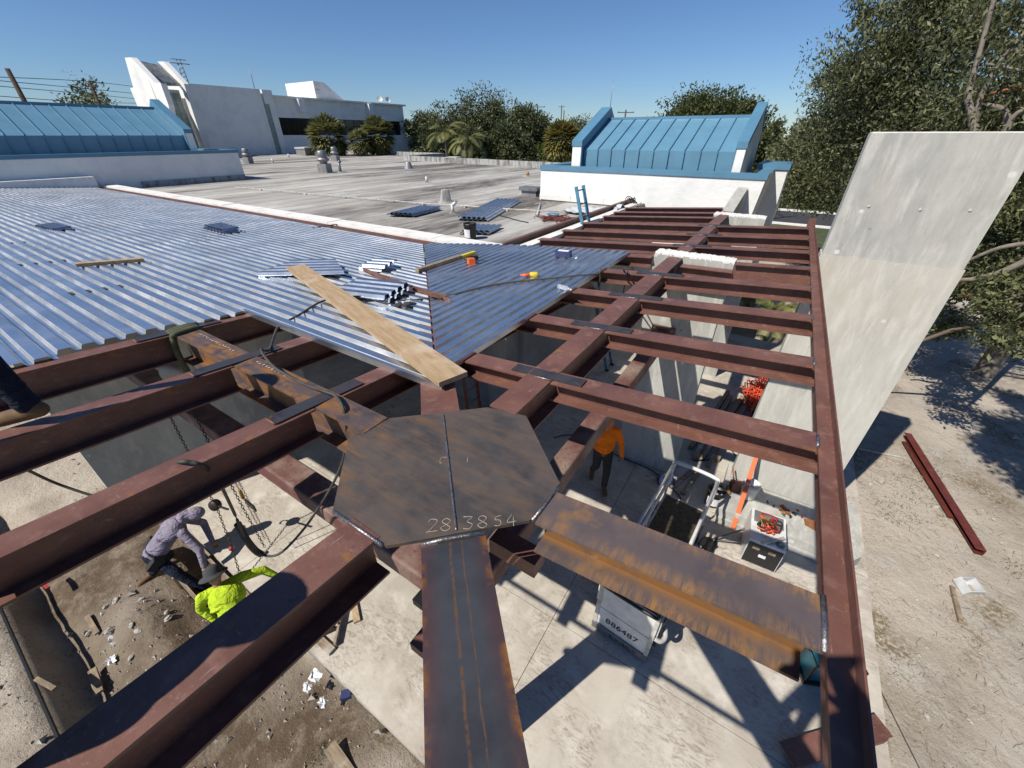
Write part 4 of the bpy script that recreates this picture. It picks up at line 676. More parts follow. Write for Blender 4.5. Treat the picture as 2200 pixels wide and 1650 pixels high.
def ladder(name, b0, t0, w, n, mat, label, r=.035):
    b0, t0 = Vector(b0), Vector(t0); sd = Vector((0, 1, 0)); L = (t0-b0); o = thing(name, label, 'ladder', b0); nrm = L.cross(sd).normalized()
    for s_ in (-1, 1): MB().sweep([(-.014, .04), (.014, .04), (.014, -.04), (-.014, -.04)], sd*(s_*w/2), L+sd*(s_*w/2), nrm, plumb=False).build('rail', mat, o)
    for i in range(n): q = L*((i+.7)/n); MB().cyl(q-sd*(w/2-.012), q+sd*(w/2-.012), .016, None, 8).build('rung', 'grey_metal', o)
    for s_ in (-1, 1): MB().box(sd*(s_*w/2)+Vector((0, 0, .03)), (.11, .05, .06)).build('foot', 'black_rubber', o)
    return o
ladder('extension_ladder', (-1.98, 9.2, 0), (-3.36, 9.0, 4.92), .42, 16, 'ladder_blue', 'blue extension ladder leaning against the old roof edge')
p = at(1022, 905, 0); s1_ = ladder('step_ladder', (p.x, p.y, 0), (p.x-.25, p.y+.1, 2.0), .45, 6, 'ladder_red', 'red step ladder standing in the shade behind the plate')

# ================================================================ things lying on the deck
def plank(p, q, w, t, mat, label, name='plank', up=None, cat='plank'):
    p, q = Vector(p), Vector(q); o = thing(name, label, cat, p); MB().sweep([(-w/2, t), (w/2, t), (w/2, 0), (-w/2, 0)], (0, 0, 0), q-p).build('board', mat, o); return o
zd = .042
p1 = Vector((-.60, .78, zl(.7)+zd+.03)); p2 = Vector((-4.80, 2.08, zl(2.06)+zd+.055))
pk = thing('plank', 'long pale scaffold plank lying diagonally across the left deck', 'plank', p1); dv = p2-p1; L_ = dv.length; ang = math.atan2(dv.y, dv.x)
pk.rotation_euler = (0, -math.asin(dv.z/L_), ang); MB().bb(0, L_, -.13, .13, 0, .042).build('board', 'lumber', pk)
plank((-7.30, .25, zl(.25)+zd+.001), (-7.10, .98, zl(.98)+zd+.001), .12, .045, 'lumber', 'short pale board lying across the ribs of the left deck')
def offcut(pts, nr, rot, label, z, n=1, dark='galv_dark', L=.8, ex=0):
    c_ = Vector(pts); r_ = thing('deck_offcut', label, 'metal sheets', (c_.x, c_.y, z), rot)
    for k_ in range(n): sheet(r_, lambda a, s, h, k=k_: (s+.05*k, a+.03*k, h+.006+.042*k), 0, nr, lambda a: a*.35*ex, lambda a: L-a*.45*ex, 0, 2, dark, 'sheet')
    return r_
offcut((-4.95, 1.55, 0), 5, R(38), 'flat trapezoid deck offcut beside the upper end of the long plank', zl(1.6)+zd, 1, L=1.25, ex=1)
offcut((-2.75, 2.50, 0), 4, R(196), 'upturned deck offcut right of the long plank', zl(2.1)+zd+.02, 2, L=.75)
offcut((-4.25, 2.75, 0), 3, R(20), 'small curled deck scrap behind the long plank', zl(2.8)+zd, 2, 'galv', .4)
offcut((-11.4, .9, 0), 6, R(95), 'loose row of deck scrap on the far left of the left deck', zl(.9)+zd, 1, L=.3)
offcut((-14.5, -.9, 0), 6, R(172), 'long loose deck sheet bent up at the far left', zl(-.9)+zd+.05, 2, L=2.5)
offcut((-18.0, .1, 0), 6, R(160), 'bright loose deck sheet lying near the top left of the deck', zl(.1)+zd+.05, 1, 'galv', 2.6)
offcut((-9.05, 3.0, 0), 6, R(88), 'loose row of deck scrap in the middle of the left deck', zl(3)+zd, 2, L=.35)
ai = thing('steel_angle', 'brown steel angle lying across the deck seam', 'steel angle', (-4.1, 2.78, zl(2.7)+zd)); MB().sweep([(-.03, .006), (.03, .006), (.03, 0), (-.03, 0)], (0, 0, 0), (2.1, -.38, .03)).build('leg', 'primer', ai); MB().sweep([(.024, .06), (.03, .06), (.03, .007), (.024, .007)], (0, 0, 0), (2.1, -.38, .03)).build('flange', 'primer', ai)
MB().bb(1.75, 1.95, -.42, -.28, .062, .07).build('tab', 'rust2', ai)
one('steel_strip', MB().box((-8.75, 5.4, zl(5.4)+.06), (.06, .95, .012), R(-10)), 'mill', 'thin dark steel strip across the upper edge of the left deck', 'steel strip')
lv = thing('wood_stud', 'dark timber with a yellow end lying on the right deck', 'timber', (-3.5, 3.3, zr(-3.45)+zd), R(-2)); MB().bb(-.04, .04, 0, 1.05, 0, .06).build('timber', 'oldlumber', lv); MB().bb(-.035, .035, 1.06, 1.45, .002, .05).build('yellow_end', 'yellow', lv)
gr = thing('power_drill', 'yellow and black power drill lying on the right deck', 'drill', (-3.1, 4.25, zr(-3.1)+zd), R(60)); MB().capsule((-.12, 0, .05), .038, (.06, 0, .05), .042).build('body', 'black_plastic', gr); MB().capsule((.06, 0, .05), .02, (.14, 0, .05), .012).build('chuck', 'grey_metal', gr); MB().bb(-.13, -.06, -.13, -.03, .01, .08).build('grip', 'yellow_tool', gr); MB().bb(-.16, -.05, -.22, -.135, .01, .1).build('battery', 'orange_level', gr)
MB().tube(spline([(.1, -.05, .02), (.2, -.12, .01), (.1, -.22, .01), (-.1, -.2, .01)]), .006, 5).build('cord', 'black_rubber', gr)
bxx = thing('screw_box', 'dark blue cardboard box with a white label on the right deck', 'box', (-1.76, 5.0, zr(-1.76)+zd), R(12)); MB().bb(-.13, .13, -.07, .07, 0, .1).build('carton', 'navy_print', bxx); MB().bb(-.09, .09, -.05, .05, .1, .102).build('paper_label', 'paper', bxx); MB().bb(.14, .24, -.05, .03, 0, .012).build('torn_flap', 'paper', bxx)
pg = thing('cable_plug', 'yellow and orange cable connector on the right deck', 'plug', (-1.63, 3.72, zr(-1.63)+zd), R(-60)); MB().capsule((0, 0, .035), .032, (0, .07, .035), .036).build('housing', 'yellow', pg); MB().cyl((0, -.16, .02), (0, -.01, .03), .012, .025).build('boot', 'orange_level', pg)
wb = thing('water_bottle', 'clear crushed plastic bottle on the right deck', 'bottle', (-1.0, 3.33, zr(-1)+zd), R(70)); MB().lathe([(.001, 0), (.03, .005), (.034, .03), (.029, .07), (.034, .11), (.03, .15), (.012, .19), (.012, .21), (.001, .21)]).build('body', 'clear', wb); wb.rotation_euler = (R(88), 0, R(75)); wb.location.z += .034
MB().cyl((0, 0, .211), (0, 0, .23), .014, None, 8).build('cap', 'white_paint', wb)
gv_ = thing('work_gloves', 'pair of dark work gloves lying left of the deck seam', 'gloves', (-2.4, 1.86, zl(1.86)+zd), R(40))
for k_ in range(2):
    mb = MB().ell((.02+.1*k_, .02*k_, .025), (.055, .05, .022))
    for f_ in range(4): a = R(-25+17*f_+50*k_); mb.capsule((.02+.1*k_+.03*math.cos(a), .03*math.sin(a), .025), .013, (.02+.1*k_+.11*math.cos(a), .11*math.sin(a), .015), .011)
    mb.capsule((.02+.1*k_, .0, .02), .014, (.03+.1*k_, .08, .018), .012); mb.build('glove', 'glove_cloth', gv_)
cable('power_cable', [(-.75, 4.25, 3.6), (-.78, 4.2, 4.36)]+[at(px, py, z) for px, py, z in ((1285, 588, 4.35), (1240, 592, 4.34), (1180, 598, 4.31), (1100, 606, 4.28), (1040, 616, 4.26), (970, 633, 4.23), (880, 645, 4.22), (840, 640, 4.23), (800, 637, 4.27), (735, 638, 4.34), (690, 648, 4.31), (640, 678, 4.32), (600, 700, 4.31), (588, 725, 4.28), (578, 752, 4.37), (561, 752, 4.41), (585, 785, 4.40), (620, 808, 4.36), (660, 828, 4.37), (700, 842, 4.40), (722, 852, 4.39), (740, 885, 4.36), (744, 930, 4.1), (738, 985, 3.7), (715, 1040, 3.4), (688, 1085, 3.1), (650, 1140, 2.8), (600, 1190, 2.6), (560, 1190, 2.6), (530, 1160, 2.9), (500, 1095, 3.4), (470, 1035, 3.95), (440, 1003, 4.36), (410, 993, 4.44), (385, 992, 4.43), (378, 997, 4.2))], .012, 'grey_cable', 'long grey cable snaking over the deck and hanging below the plate')
one('cable_sleeve', MB().tube(spline([at(px, py, z) for px, py, z in ((510, 1125, 3.1), (530, 1160, 2.9), (548, 1182, 2.68), (562, 1191, 2.6))]), .03, 8), 'black_rubber', 'thick black sleeve on the hanging cable loop', 'cable')
cable('power_cable', [at(px, py, z) for px, py, z in ((-40, 965, 4.3), (0, 980, 4.1), (60, 1010, 3.6), (120, 1038, 3.3), (200, 1065, 3.1), (260, 1075, 3.0))], .012, 'grey_cable', 'grey cable hanging across the left opening above the sand')
cable('power_cable', [at(px, py, z) for px, py, z in ((1345, 590, 4.1), (1340, 580, 4.36), (1345, 577, 4.40), (1348, 590, 4.38), (1340, 625, 3.6), (1338, 660, 3.0))], .012, 'grey_cable', 'grey cable loop hung over the purlin by the deck corner')
# chain hoists
def chain(pts, r, step, parent, mat='chain_steel'):
    P_ = spline(pts, 5); acc = 0; mb = MB(); k_ = 0
    for a_, b_ in zip(P_[:-1], P_[1:]):
        L = (b_-a_).length; t = (b_-a_).normalized()
        while acc < L:
            c_ = a_+t*acc; u_ = (Vector((0, 1, 0)) if k_ % 2 else Vector((1, 0, 0))); u_ = (u_-t*u_.dot(t)).normalized()
            ring = [c_+t*(math.cos(w)*step*.62)+u_*(math.sin(w)*step*.36) for w in np.linspace(0, 2*math.pi, 7)]; mb.tube(ring, r, 4, cap=False); acc += step; k_ += 1
        acc -= L
    o = mb.build('chain', mat, parent); o['kind'] = 'stuff'; return o
h1 = thing('chain_hoist', 'grey round chain hoist slung from the rusty girder end', 'hoist', at(374, 800, 3.85)); hp = h1.location
MB().lathe([(.001, -.07), (.10, -.07), (.125, -.04), (.125, .04), (.10, .07), (.001, .07)]).build('housing', 'fan_metal', h1).rotation_euler = (R(90), 0, R(35)); MB().capsule((.0, 0, .1), .02, (0, 0, .2), .02).build('hook', 'chain_steel', h1)
chain([(0, 0, -.1), (.05, -.03, -.9), (.12, -.05, -1.9), (.2, -.06, -2.75)], .0055, .042, h1)
st_p = thing('lifting_strap', 'olive fabric sling wrapped over the end of the rusty girder', 'sling', (-3.50, .09, 4.345))
mb = MB(); prof_ = [(0, -.13, -.42), (0, -.135, -.2), (0, -.12, -.02), (0, -.09, .012), (0, 0, .018), (0, .09, .012), (0, .115, -.03), (0, .12, -.3)]
for k_ in range(3): mb.tube(spline([(x_+(-.06+.055*k_)*(1 if i > 1 else .3), y_-.004*k_, z_) for i, (x_, y_, z_) in enumerate(prof_)], 4), .03, 7)
mb.build('strap', 'olive_strap', st_p)
h2 = thing('lever_hoist', 'lever chain hoist with a yellow hook hanging above the lilac worker', 'hoist', at(462, 1085, 1.0))
MB().lathe([(.001, -.05), (.08, -.05), (.09, -.03), (.09, .03), (.08, .05), (.001, .05)]).build('housing', 'chain_steel', h2).rotation_euler = (R(75), 0, R(20)); MB().capsule((0, 0, 0), .014, (.36, .05, .08), .018).build('lever', 'black_plastic', h2); MB().tube([(-.08+.06*math.cos(t), -.02, -.1+.07*math.sin(t)) for t in np.linspace(0, 4.6, 9)], .014, 6).build('hook', 'yellow_tool', h2)
chain([(0, 0, .1), (-.06, .05, 1.0), (-.15, .1, 1.9)], .006, .042, h2); chain([(0, 0, -.1), (.5, -.2, -.7), (.95, -.42, -1.25)], .006, .042, h2); MB().lathe([(.001, -.03), (.035, -.02), (.035, .02), (.001, .03)], (.42, -.17, -.58), 10).build('shackle', 'red_plastic', h2)
h3 = thing('chain_fall', 'pair of hanging chains with a yellow handled hook over the slab', 'hoist', at(535, 1085, 1.2))
for dx in (-.09, .09): chain([(dx, 0, .9), (dx, 0, .0), (dx, 0, -.9)], .004, .036, h3)
MB().capsule((-.11, 0, .1), .028, (-.09, 0, .26), .022).build('handle', 'yellow_tool', h3); MB().bb(-.06, .2, -.012, .012, -.02, .1).build('bracket', 'black_plastic', h3)

# ================================================================ scissor lift, welder and floor clutter
def text_mesh(txt, size, name, mat, parent, loc, rot, ext=.002):
    c_ = bpy.data.curves.new('txt', 'FONT'); c_.body = txt; c_.size = size; c_.extrude = ext; c_.align_x = 'CENTER'; o = bpy.data.objects.new('txt', c_); COL.objects.link(o)
    me_ = bpy.data.meshes.new_from_object(o.evaluated_get(bpy.context.evaluated_depsgraph_get())); bpy.data.objects.remove(o)
    o = bpy.data.objects.new(name, me_); COL.objects.link(o); me_.materials.clear(); me_.materials.append(M[mat]); o.parent = parent; o.location = loc; o.rotation_euler = rot; return o
sf = thing('scissor_lift', 'white scissor lift with a numbered end panel standing on the slab', 'scissor lift', (1.06, 3.30, 0), R(-4.5))
MB().bb(-.36, .36, -1.30, 1.25, .12, .30).build('chassis', 'grey_metal', sf)
for y in (-1.0, 1.0):
    for x in (-.36, .36): w_ = MB().cyl((x-.05, y, .16), (x+.05, y, .16), .158, None, 18).build('wheel', 'black_rubber', sf); MB().cyl((x-.056, y, .16), (x+.056, y, .16), .08, None, 12).build('hub', 'worn_white', w_)
MB().bb(-.37, .37, -1.25, 1.38, .31, .36).build('platform', 'worn_white', sf)
dk = MB().bb(-.33, .33, -1.2, 1.34, .361, .366).build('tread_deck', 'oldlumber', sf); dk.data.materials[0] = simple('tread_steel', (.15, .115, .075, 1), .6, .3, .6, 18, .6, 60)
MB().bb(-.40, .40, -1.40, -1.30, .02, .16).build('bumper', 'grey_metal', sf); ep = MB().bb(-.345, .345, -1.37, -1.345, .14, .54).build('end_panel', 'white_paint', sf); MB().bb(-.345, .345, -1.37, -1.345, .56, 1.06).build('end_panel', 'white_paint', sf)
for x in (-.37, .37): MB().bb(x-.025, x+.025, -1.385, -1.335, .14, 1.12).build('upright', 'worn_white', sf); MB().bb(x-.05 if x < 0 else x+.03, x-.03 if x < 0 else x+.05, -1.34, -1.18, .62, .98).build('side_flap', 'white_paint', sf)
text_mesh('886487', .155, 'unit_number', 'black_plastic', ep, (0, -1.3725, .28), (R(90), 0, 0)); text_mesh('SUNBELT', .095, 'lettering', 'black_plastic', sf, (.06, -1.4025, .055), (R(90), 0, 0))
def rail(pts, nm='guard_rail', r=.021, mat='worn_white'): return MB().tube(spline(pts, 5), r, 8).build(nm, mat, sf)
rail([(-.37, -1.33, 1.1), (-.36, -1.40, 1.12), (-.28, -1.43, 1.13), (.28, -1.43, 1.13), (.36, -1.40, 1.12), (.37, -1.33, 1.1)], 'top_hoop', .024, 'black_plastic')
for x in (-.36, .36):
    for z in (.72, 1.12): MB().cyl((x, -1.3, z), (x, 1.36, z), .025, None, 8).build('guard_rail', 'white_paint', sf)
    for y in (-.5, .45, 1.34): MB().cyl((x, y, .36), (x, y, 1.12), .018, None, 8).build('post', 'worn_white', sf)
rail([(-.36, 1.36, .6), (-.36, 1.38, 1.05), (-.30, 1.40, 1.14), (.30, 1.40, 1.14), (.36, 1.38, 1.05), (.36, 1.36, .6)], 'end_hoop', .034, 'white_paint')
MB().bb(.36, .44, -1.30, -1.0, .34, .95).build('control_box', 'black_plastic', sf); rail([(.40, -1.36, .62), (.47, -1.34, .6), (.50, -1.25, .6), (.46, -1.15, .62)], 'side_guard', .03, 'worn_white')
one('coat', MB().ell((.62, 3.0, 1.05), (.16, .12, .10)).ell((.78, 2.95, 1.04), (.13, .11, .09)), 'red_steel', 'rust brown jacket draped on the left rail of the lift', 'jacket')
we = thing('welding_machine', 'white engine welder with a black front full of cables beside the footing', 'welder', (2.43, 4.62, 0), R(3)); MB().bb(-.25, .25, -.36, .34, .06, .58).build('case', 'white_paint', we); MB().bb(-.235, .235, -.375, -.362, .08, .52).build('front_panel', 'black_plastic', we)
for sx, sz in ((-.12, .44), (.1, .44), (0, .3)): MB().bb(sx-.05, sx+.05, -.38, -.376, sz-.03, sz+.03).build('decal', 'oldlumber' if sz > .4 else 'paper', we)
MB().bb(-.21, .21, .05, .30, .581, .60).build('tray', 'grey_metal', we); MB().lathe([(.001, 0), (.06, 0), (.06, .015), (.001, .015)], (.17, -.27, .581), 14).build('fuel_cap', 'grey_metal', we)
for x in (-.2, .2):
    for y in (-.28, .26): MB().cyl((x-.03, y, .06), (x+.03, y, .06), .058, None, 10).build('wheel', 'black_rubber', we)
cols_ = ['red_plastic', 'black_rubber', 'orange_level', 'black_rubber', 'red_plastic', 'yellow_tool', 'black_rubber']; hp_ = thing('tool_heap', 'tangle of red and black leads and tools piled on the welder', 'tools', (2.43, 4.62, .602))
for k_, c__ in enumerate(cols_): MB().tube(spline([(random.uniform(-.17, .17), random.uniform(-.2, .24), .012+random.uniform(0, .05)) for _ in range(5)], 5), .011, 6).build('lead', c__, hp_)
for k_ in range(4): MB().capsule((random.uniform(-.15, .1), random.uniform(-.15, .2), .03), .024, (random.uniform(-.1, .18), random.uniform(-.15, .2), .04), .017).build('tool', ['red_plastic', 'black_plastic', 'orange_level', 'yellow_tool'][k_], hp_)
MB().sweep([(-.025, .02), (.025, .02), (.025, 0), (-.025, 0)], (-.08, -.42, .01), (.22, -.12, .01)).build('pry_bar', 'worn_white', hp_)
ol = thing('spirit_level', 'long orange spirit level leaning on the footing and tall fin', 'level', (2.02, 4.86, 0)); MB().sweep([(-.015, .035), (.015, .035), (.015, -.035), (-.015, -.035)], (0, 0, .03), (-.02, 1.02, 1.36), Vector((1, 0, 0)), plumb=False).build('bar', 'orange_level', ol)
for t in (.15, .5, .85): c_ = Vector((0, 0, .03)).lerp(Vector((-.02, 1.02, 1.36)), t); MB().box(c_, (.075, .06, .07)).build('vial', 'clear', ol) if t == .5 else MB().box(c_, (.074, .04, .045)).build('vial', 'paper', ol)
bucket((2.10, 5.52, .295), 'white plastic bucket on the footing behind the orange level', 'white_paint', .33, .14, lab=False); bucket((1.60, 5.30, 0), 'black bucket with a white label standing at the left end of the footing')
jk = thing('screw_jack', 'rusty brown jack block with a bar on the left end of the footing', 'jack', (1.93, 5.62, .295), R(15)); MB().bb(-.14, .14, -.09, .09, 0, .13).build('block', 'red_steel', jk); MB().cyl((-.1, 0, .13), (-.18, .12, .42), .014).build('bar', 'cut_wood', jk); MB().bb(-.2, -.16, -.2, .0, 0, .05).build('shoe', 'orange_dry', jk)
sc_ = thing('scrap_heap', 'heap of rusty bolts and small scrap on the footing behind the welder', 'scrap', (2.72, 5.48, .295))
for k_ in range(26): MB().box((random.gauss(0, .13), random.gauss(0, .07), .02+random.uniform(0, .03)), (random.uniform(.02, .07), random.uniform(.02, .05), random.uniform(.015, .04)), random.uniform(0, 3)).build('scrap_piece', random.choice(['black_plastic', 'cut_wood', 'chain_steel', 'yellow_tool', 'red_plastic', 'rust2', 'teal_tool']), sc_)
one('steel_scrap', MB().prism([(3.02, 5.35), (3.22, 5.30), (3.28, 5.45), (3.12, 5.55), (3.0, 5.48)], .294, .31), 'cut_wood', 'flat rusty steel offcut on the footing right of the scrap heap', 'scrap')
# leaning grinder stand / shovel between lift and welder
shv = thing('shovel', 'black bladed shovel lying on the slab left of the welder', 'shovel', (1.72, 4.30, 0), R(-25)); MB().prism([(-.11, -.16), (.11, -.16), (.13, .05), (.05, .13), (-.05, .13), (-.13, .05)], .02, .035).build('blade', 'black_plastic', shv); MB().cyl((0, .1, .04), (.35, .95, .35), .017).build('shaft', 'grey_metal', shv); MB().cyl((0, .1, .04), (.62, .62, .28), .013).build('strut', 'grey_metal', shv)
for k_, (x, y, a) in enumerate(((.98, 5.65, -18), (1.14, 5.62, -10))): o = thing('board', ['left one of two weathered boards on the slab by the lift', 'right one of two weathered boards on the slab by the lift'][k_], 'board', (x, y, 0), R(a)); MB().bb(-.045, .045, -.42, .42, .002, .04).build('wood', 'oldlumber', o)
for k_ in range(6): o = thing('timber', ['leftmost', 'second', 'third', 'fourth', 'fifth', 'rightmost'][k_]+' weathered timber of the row lying between the concrete walls', 'timber', (1.08+.11*k_+random.uniform(-.01, .01), 8.0+random.uniform(-.3, .3), 0), R(-7+random.uniform(-2, 2)), 'timbers stacked between the walls'); MB().bb(-.045, .045, -1.5, 1.5, .0, .09+.04*(k_ % 2)).build('wood', 'oldlumber', o)
pp = thing('black_pipe', 'short black drain pipe with a grey collar between the walls', 'pipe', (1.95, 8.6, .08), R(-5)); MB().cyl((0, -.55, 0), (0, .5, 0), .075, None, 14).build('pipe', 'black_plastic', pp); MB().cyl((0, .3, 0), (0, .55, 0), .088, None, 14).build('collar', 'grey_metal', pp)
nt_ = thing('safety_net', 'heap of orange plastic netting behind the tall fin', 'netting', (1.9, 9.6, 0)); mb = MB()
for k_ in range(90): q = [Vector((random.gauss(0, .16), random.gauss(0, .35), .05+abs(random.gauss(0, .3)))) for _ in range(3)]; mb.tube(spline(q, 3), .012, 4)
o = mb.build('strands', 'orange_net', nt_); o['kind'] = 'stuff'
tbx = thing('tool_box', 'small dark blue plastic box on the slab beside the concrete wall', 'box', (.70, 5.35, 0), R(20)); MB().bb(-.15, .15, -.09, .09, 0, .13).build('case', 'navy_print', tbx); MB().bb(-.06, .06, -.02, .02, .131, .16).build('handle', 'black_plastic', tbx)
cable('power_cable', [at(px, py, .02) for px, py in ((1190, 940), (1230, 935), (1290, 960), (1340, 985), (1400, 1010), (1430, 1040), (1460, 1065), (1462, 1100))], .011, 'black_rubber', 'black cable curving over the slab past the orange worker')
cable('power_cable', [at(px, py, .02) for px, py in ((1500, 930), (1520, 965), (1515, 985), (1490, 990), (1530, 985), (1560, 960), (1590, 990))], .011, 'black_rubber', 'black cable looped on the ground between the concrete walls')
# right of the slab
mc = thing('blue_machine', 'dark machine with a teal case under the right end of the rusty beam', 'machine', (3.30, 3.10, 0), R(25)); MB().bb(-.26, .26, -.2, .2, .05, .38).build('case', 'teal_tool', mc); MB().bb(-.30, .30, -.24, .24, 0, .05).build('skid', 'black_plastic', mc)
for x in (-.28, .28): MB().tube([(x, -.22, .05), (x, -.22, .45), (x, .22, .45), (x, .22, .05)], .016, 6).build('frame', 'black_plastic', mc)
MB().lathe([(.001, 0), (.07, 0), (.09, .05), (.05, .12), (.001, .12)], (.36, .1, .1), 12).build('nozzle', 'teal_tool', mc)
stb = thing('steel_offcut', 'brown angle iron offcut lying across the right slab edge', 'steel angle', (3.35, 2.18, .0), R(44)); MB().bb(-.55, .78, -.11, .11, .10, .112).build('leg', 'primer', stb); MB().bb(-.55, .70, -.122, -.111, .0, .112).build('flange', 'primer', stb); MB().bb(-.35, -.2, -.10, .10, .0, .098).build('rest', 'black_plastic', stb)
rcn = thing('red_channel', 'long red steel channel lying on the sand at the right', 'steel beam', (0, 0, 0)); q0 = at(1945, 938, -.05); q1 = at(2100, 1190, -.05); MB().sweep([(-.07, .11), (.07, .11), (.07, .10), (-.06, .10), (-.06, .01), (.04, .01), (.04, 0), (-.07, 0)], q0, q1).build('channel', 'red_steel', rcn); q2 = at(1941, 950, -.04); MB().sweep([(-.03, .03), (.03, .03), (.03, 0), (-.03, 0)], q2, q2.lerp(q1, .75)+Vector((-.06, 0, 0))).build('lower_flange', 'red_steel', rcn)
tub = thing('plastic_tub', 'tipped white plastic tub with wire on the sand at the right', 'tub', at(2072, 1262, -.10), R(35)); tub.rotation_euler = (R(16), R(8), R(35))
MB().bb(-.13, .13, -.10, .10, 0, .01).build('floor', 'tarp', tub)
for sx, sy, lx, ly in ((-.135, 0, .01, .22), (.135, 0, .01, .22), (0, -.105, .26, .01), (0, .105, .26, .01)): MB().bb(sx-lx/2, sx+lx/2, sy-ly/2, sy+ly/2, .011, .15+random.uniform(-.02, .02)).build('wall', 'tarp', tub)
MB().tube([(.3+.12*math.cos(t), -.1+.07*math.sin(t), .0) for t in np.linspace(0, 6.2, 14)], .008, 5).build('wire', 'grey_cable', tub)
plank(at(2043, 1262, -.1), at(2062, 1340, -.1), .055, .05, 'oldlumber', 'brown wooden stake lying on the sand below the white tub', 'stake')
plank(at(1845, 965, -.09), at(1945, 985, -.09), .03, .02, 'worn_white', 'thin pale rod lying in the shadow of the tall fin', 'rod')
cable('ground_wire', [at(px, py, -.08) for px, py in ((1890, 1480), (1930, 1560), (1955, 1610), (1990, 1680))], .007, 'grey_cable', 'thin grey wire trailing over the sand at the lower right')
# left: sidewalk pit, form boards, boards, litter
def form(y, x0, x1, z, label):
    o = thing('form_board', label, 'form board', (x0, y, z)); n_ = 3; L = (x1-x0)/n_
    for i in range(n_): MB().bb(i*L+.01, (i+1)*L-.01, -.02-.004*i, .02-.004*i, 0, .27-.012*i).build('board', 'oldlumber' if i % 2 else 'lumber', o)
    for i in range(4): MB().bb(.2+i*(x1-x0-.4)/3-.02, .2+i*(x1-x0-.4)/3+.02, -.065, -.027, -.15, .3).build('stake', 'lumber', o)
form(-.96, -6.6, -3.3, -.36, 'outer wooden form board of the footing trench'); form(-.53, -6.7, -3.3, -.30, 'inner wooden form board along the slab edge')
plank(at(660, 1352, 0), at(715, 1402, 0), .10, .05, 'oldlumber', 'short weathered board on the slab edge below the brown beam'); plank(at(757, 1278, 0), at(768, 1338, 0), .09, .045, 'lumber', 'short yellow board lying on the slab left of the plate')
plank(at(745, 1285, 0), at(722, 1390, 0), .03, .10, 'oldlumber', 'thin dark board on edge beside the yellow board')
hm = thing('sledge_hammer', 'long handled hammer standing on the slab under the lower left beam', 'hammer', at(708, 1357, 0), R(60)); MB().bb(-.09, .09, -.03, .03, 0, .06).build('head', 'chain_steel', hm); MB().cyl((0, 0, .06), (-.12, -.05, .55), .016).build('handle', 'oldlumber', hm)
def crumple(px, py, z, s, mat, label, cat='litter'):
    p = at(px, py, z); mb = MB(); n_ = 5; vs = [(p.x+s*(i/n_-.5)+random.uniform(-.02, .02), p.y+s*.7*(j/n_-.5)+random.uniform(-.02, .02), p.z+random.uniform(.0, .05)) for i in range(n_+1) for j in range(n_+1)]
    mb.add(vs, [(i*(n_+1)+j, (i+1)*(n_+1)+j, (i+1)*(n_+1)+j+1, i*(n_+1)+j+1) for i in range(n_) for j in range(n_)]); o = one('litter', mb, mat, label, cat); o.modifiers.new('t', 'SOLIDIFY').thickness = .002
crumple(678, 1455, -.13, .17, 'paper', 'upper crumpled white wrapper on the sand left of the bottom beam'); crumple(662, 1478, -.13, .12, 'paper', 'flattened white wrapper just left of the crumpled one'); crumple(694, 1510, -.13, .13, 'paper', 'lower white wrapper near the dark blue box on the sand'); crumple(250, 1372, -.36, .2, 'tarp', 'grey plastic scrap on the dug soil at lower left'); crumple(240, 1420, -.36, .13, 'paper', 'white scrap at the shadowed edge of the pit')
bb_ = thing('carton', 'small dark blue carton on the sand beside the slab edge', 'box', at(745, 1495, -.13), R(50)); MB().bb(-.06, .06, -.05, .05, 0, .07).build('carton', 'navy_print', bb_)
sb = thing('soda_bottle', 'clear bottle with a red label on the dug soil', 'bottle', at(398, 1352, -.36), R(60)); MB().lathe([(.001, 0), (.035, .005), (.036, .16), (.014, .22), (.014, .25), (.001, .25)]).build('body', 'clear', sb); MB().lathe([(.0365, .07), (.0368, .075), (.0368, .125), (.0365, .13)]).build('paper_label', 'red_plastic', sb); sb.rotation_euler = (R(86), 0, R(-55)); sb.location.z += .04
plank(at(80, 1460, 0), at(120, 1482, -.05), .05, .04, 'oldlumber', 'dark stick poking over the edge of the pit'); plank(at(188, 1325, -.36), at(210, 1362, -.36), .06, .03, 'oldlumber', 'short brown board standing on the soil beside the pit shadow'); plank(at(200, 1440, -.4), at(215, 1490, -.42), .09, .04, 'oldlumber', 'wooden board in the shaded pit at lower left'); plank(at(75, 1240, -.1), at(105, 1265, -.15), .05, .03, 'red_plastic', 'pink painted stake in the shade at the pit edge', 'stake')
plank(at(710, 1605, -.13), at(760, 1680, -.13), .14, .05, 'oldlumber', 'rusty dark board at the very bottom left of the big beam')
one('edge_strip', MB().sweep([(-.012, .02), (.012, .02), (.012, -.05), (-.012, -.05)], (-9.5, -2.635, .0), (-3.6, -2.635, .0)), 'black_plastic', 'black edge strip along the drop at lower left', 'edging')
for k_, (px, py, s_) in enumerate(((252, 1295, .07), (230, 1305, .06), (300, 1362, .05), (312, 1372, .06), (370, 1330, .05), (372, 1342, .07), (185, 1355, .06), (245, 1360, .09), (285, 1415, .05), (315, 1300, .05), (1870, 1040, .05), (2010, 1090, .05), (1990, 1540, .06))):
    p = at(px, py, -.36 if px < 1000 else -.09); z = float(gz(p.x, p.y)); mb = MB().ell((0, 0, 0), (s_, s_*.7, s_*.5), None, 7); mb.v = [tuple(c_*random.uniform(.7, 1.15) for c_ in v_) for v_ in mb.v]; mb.sm = [False]*len(mb.f); o = mb.build('stone', 'stone'); o.location = (p.x, p.y, z+s_*.2); o.rotation_euler = (random.random(), random.random(), random.random()*6); tag(o, 'pale stone lying on the bare ground', 'stone', 'pale stones on the ground')

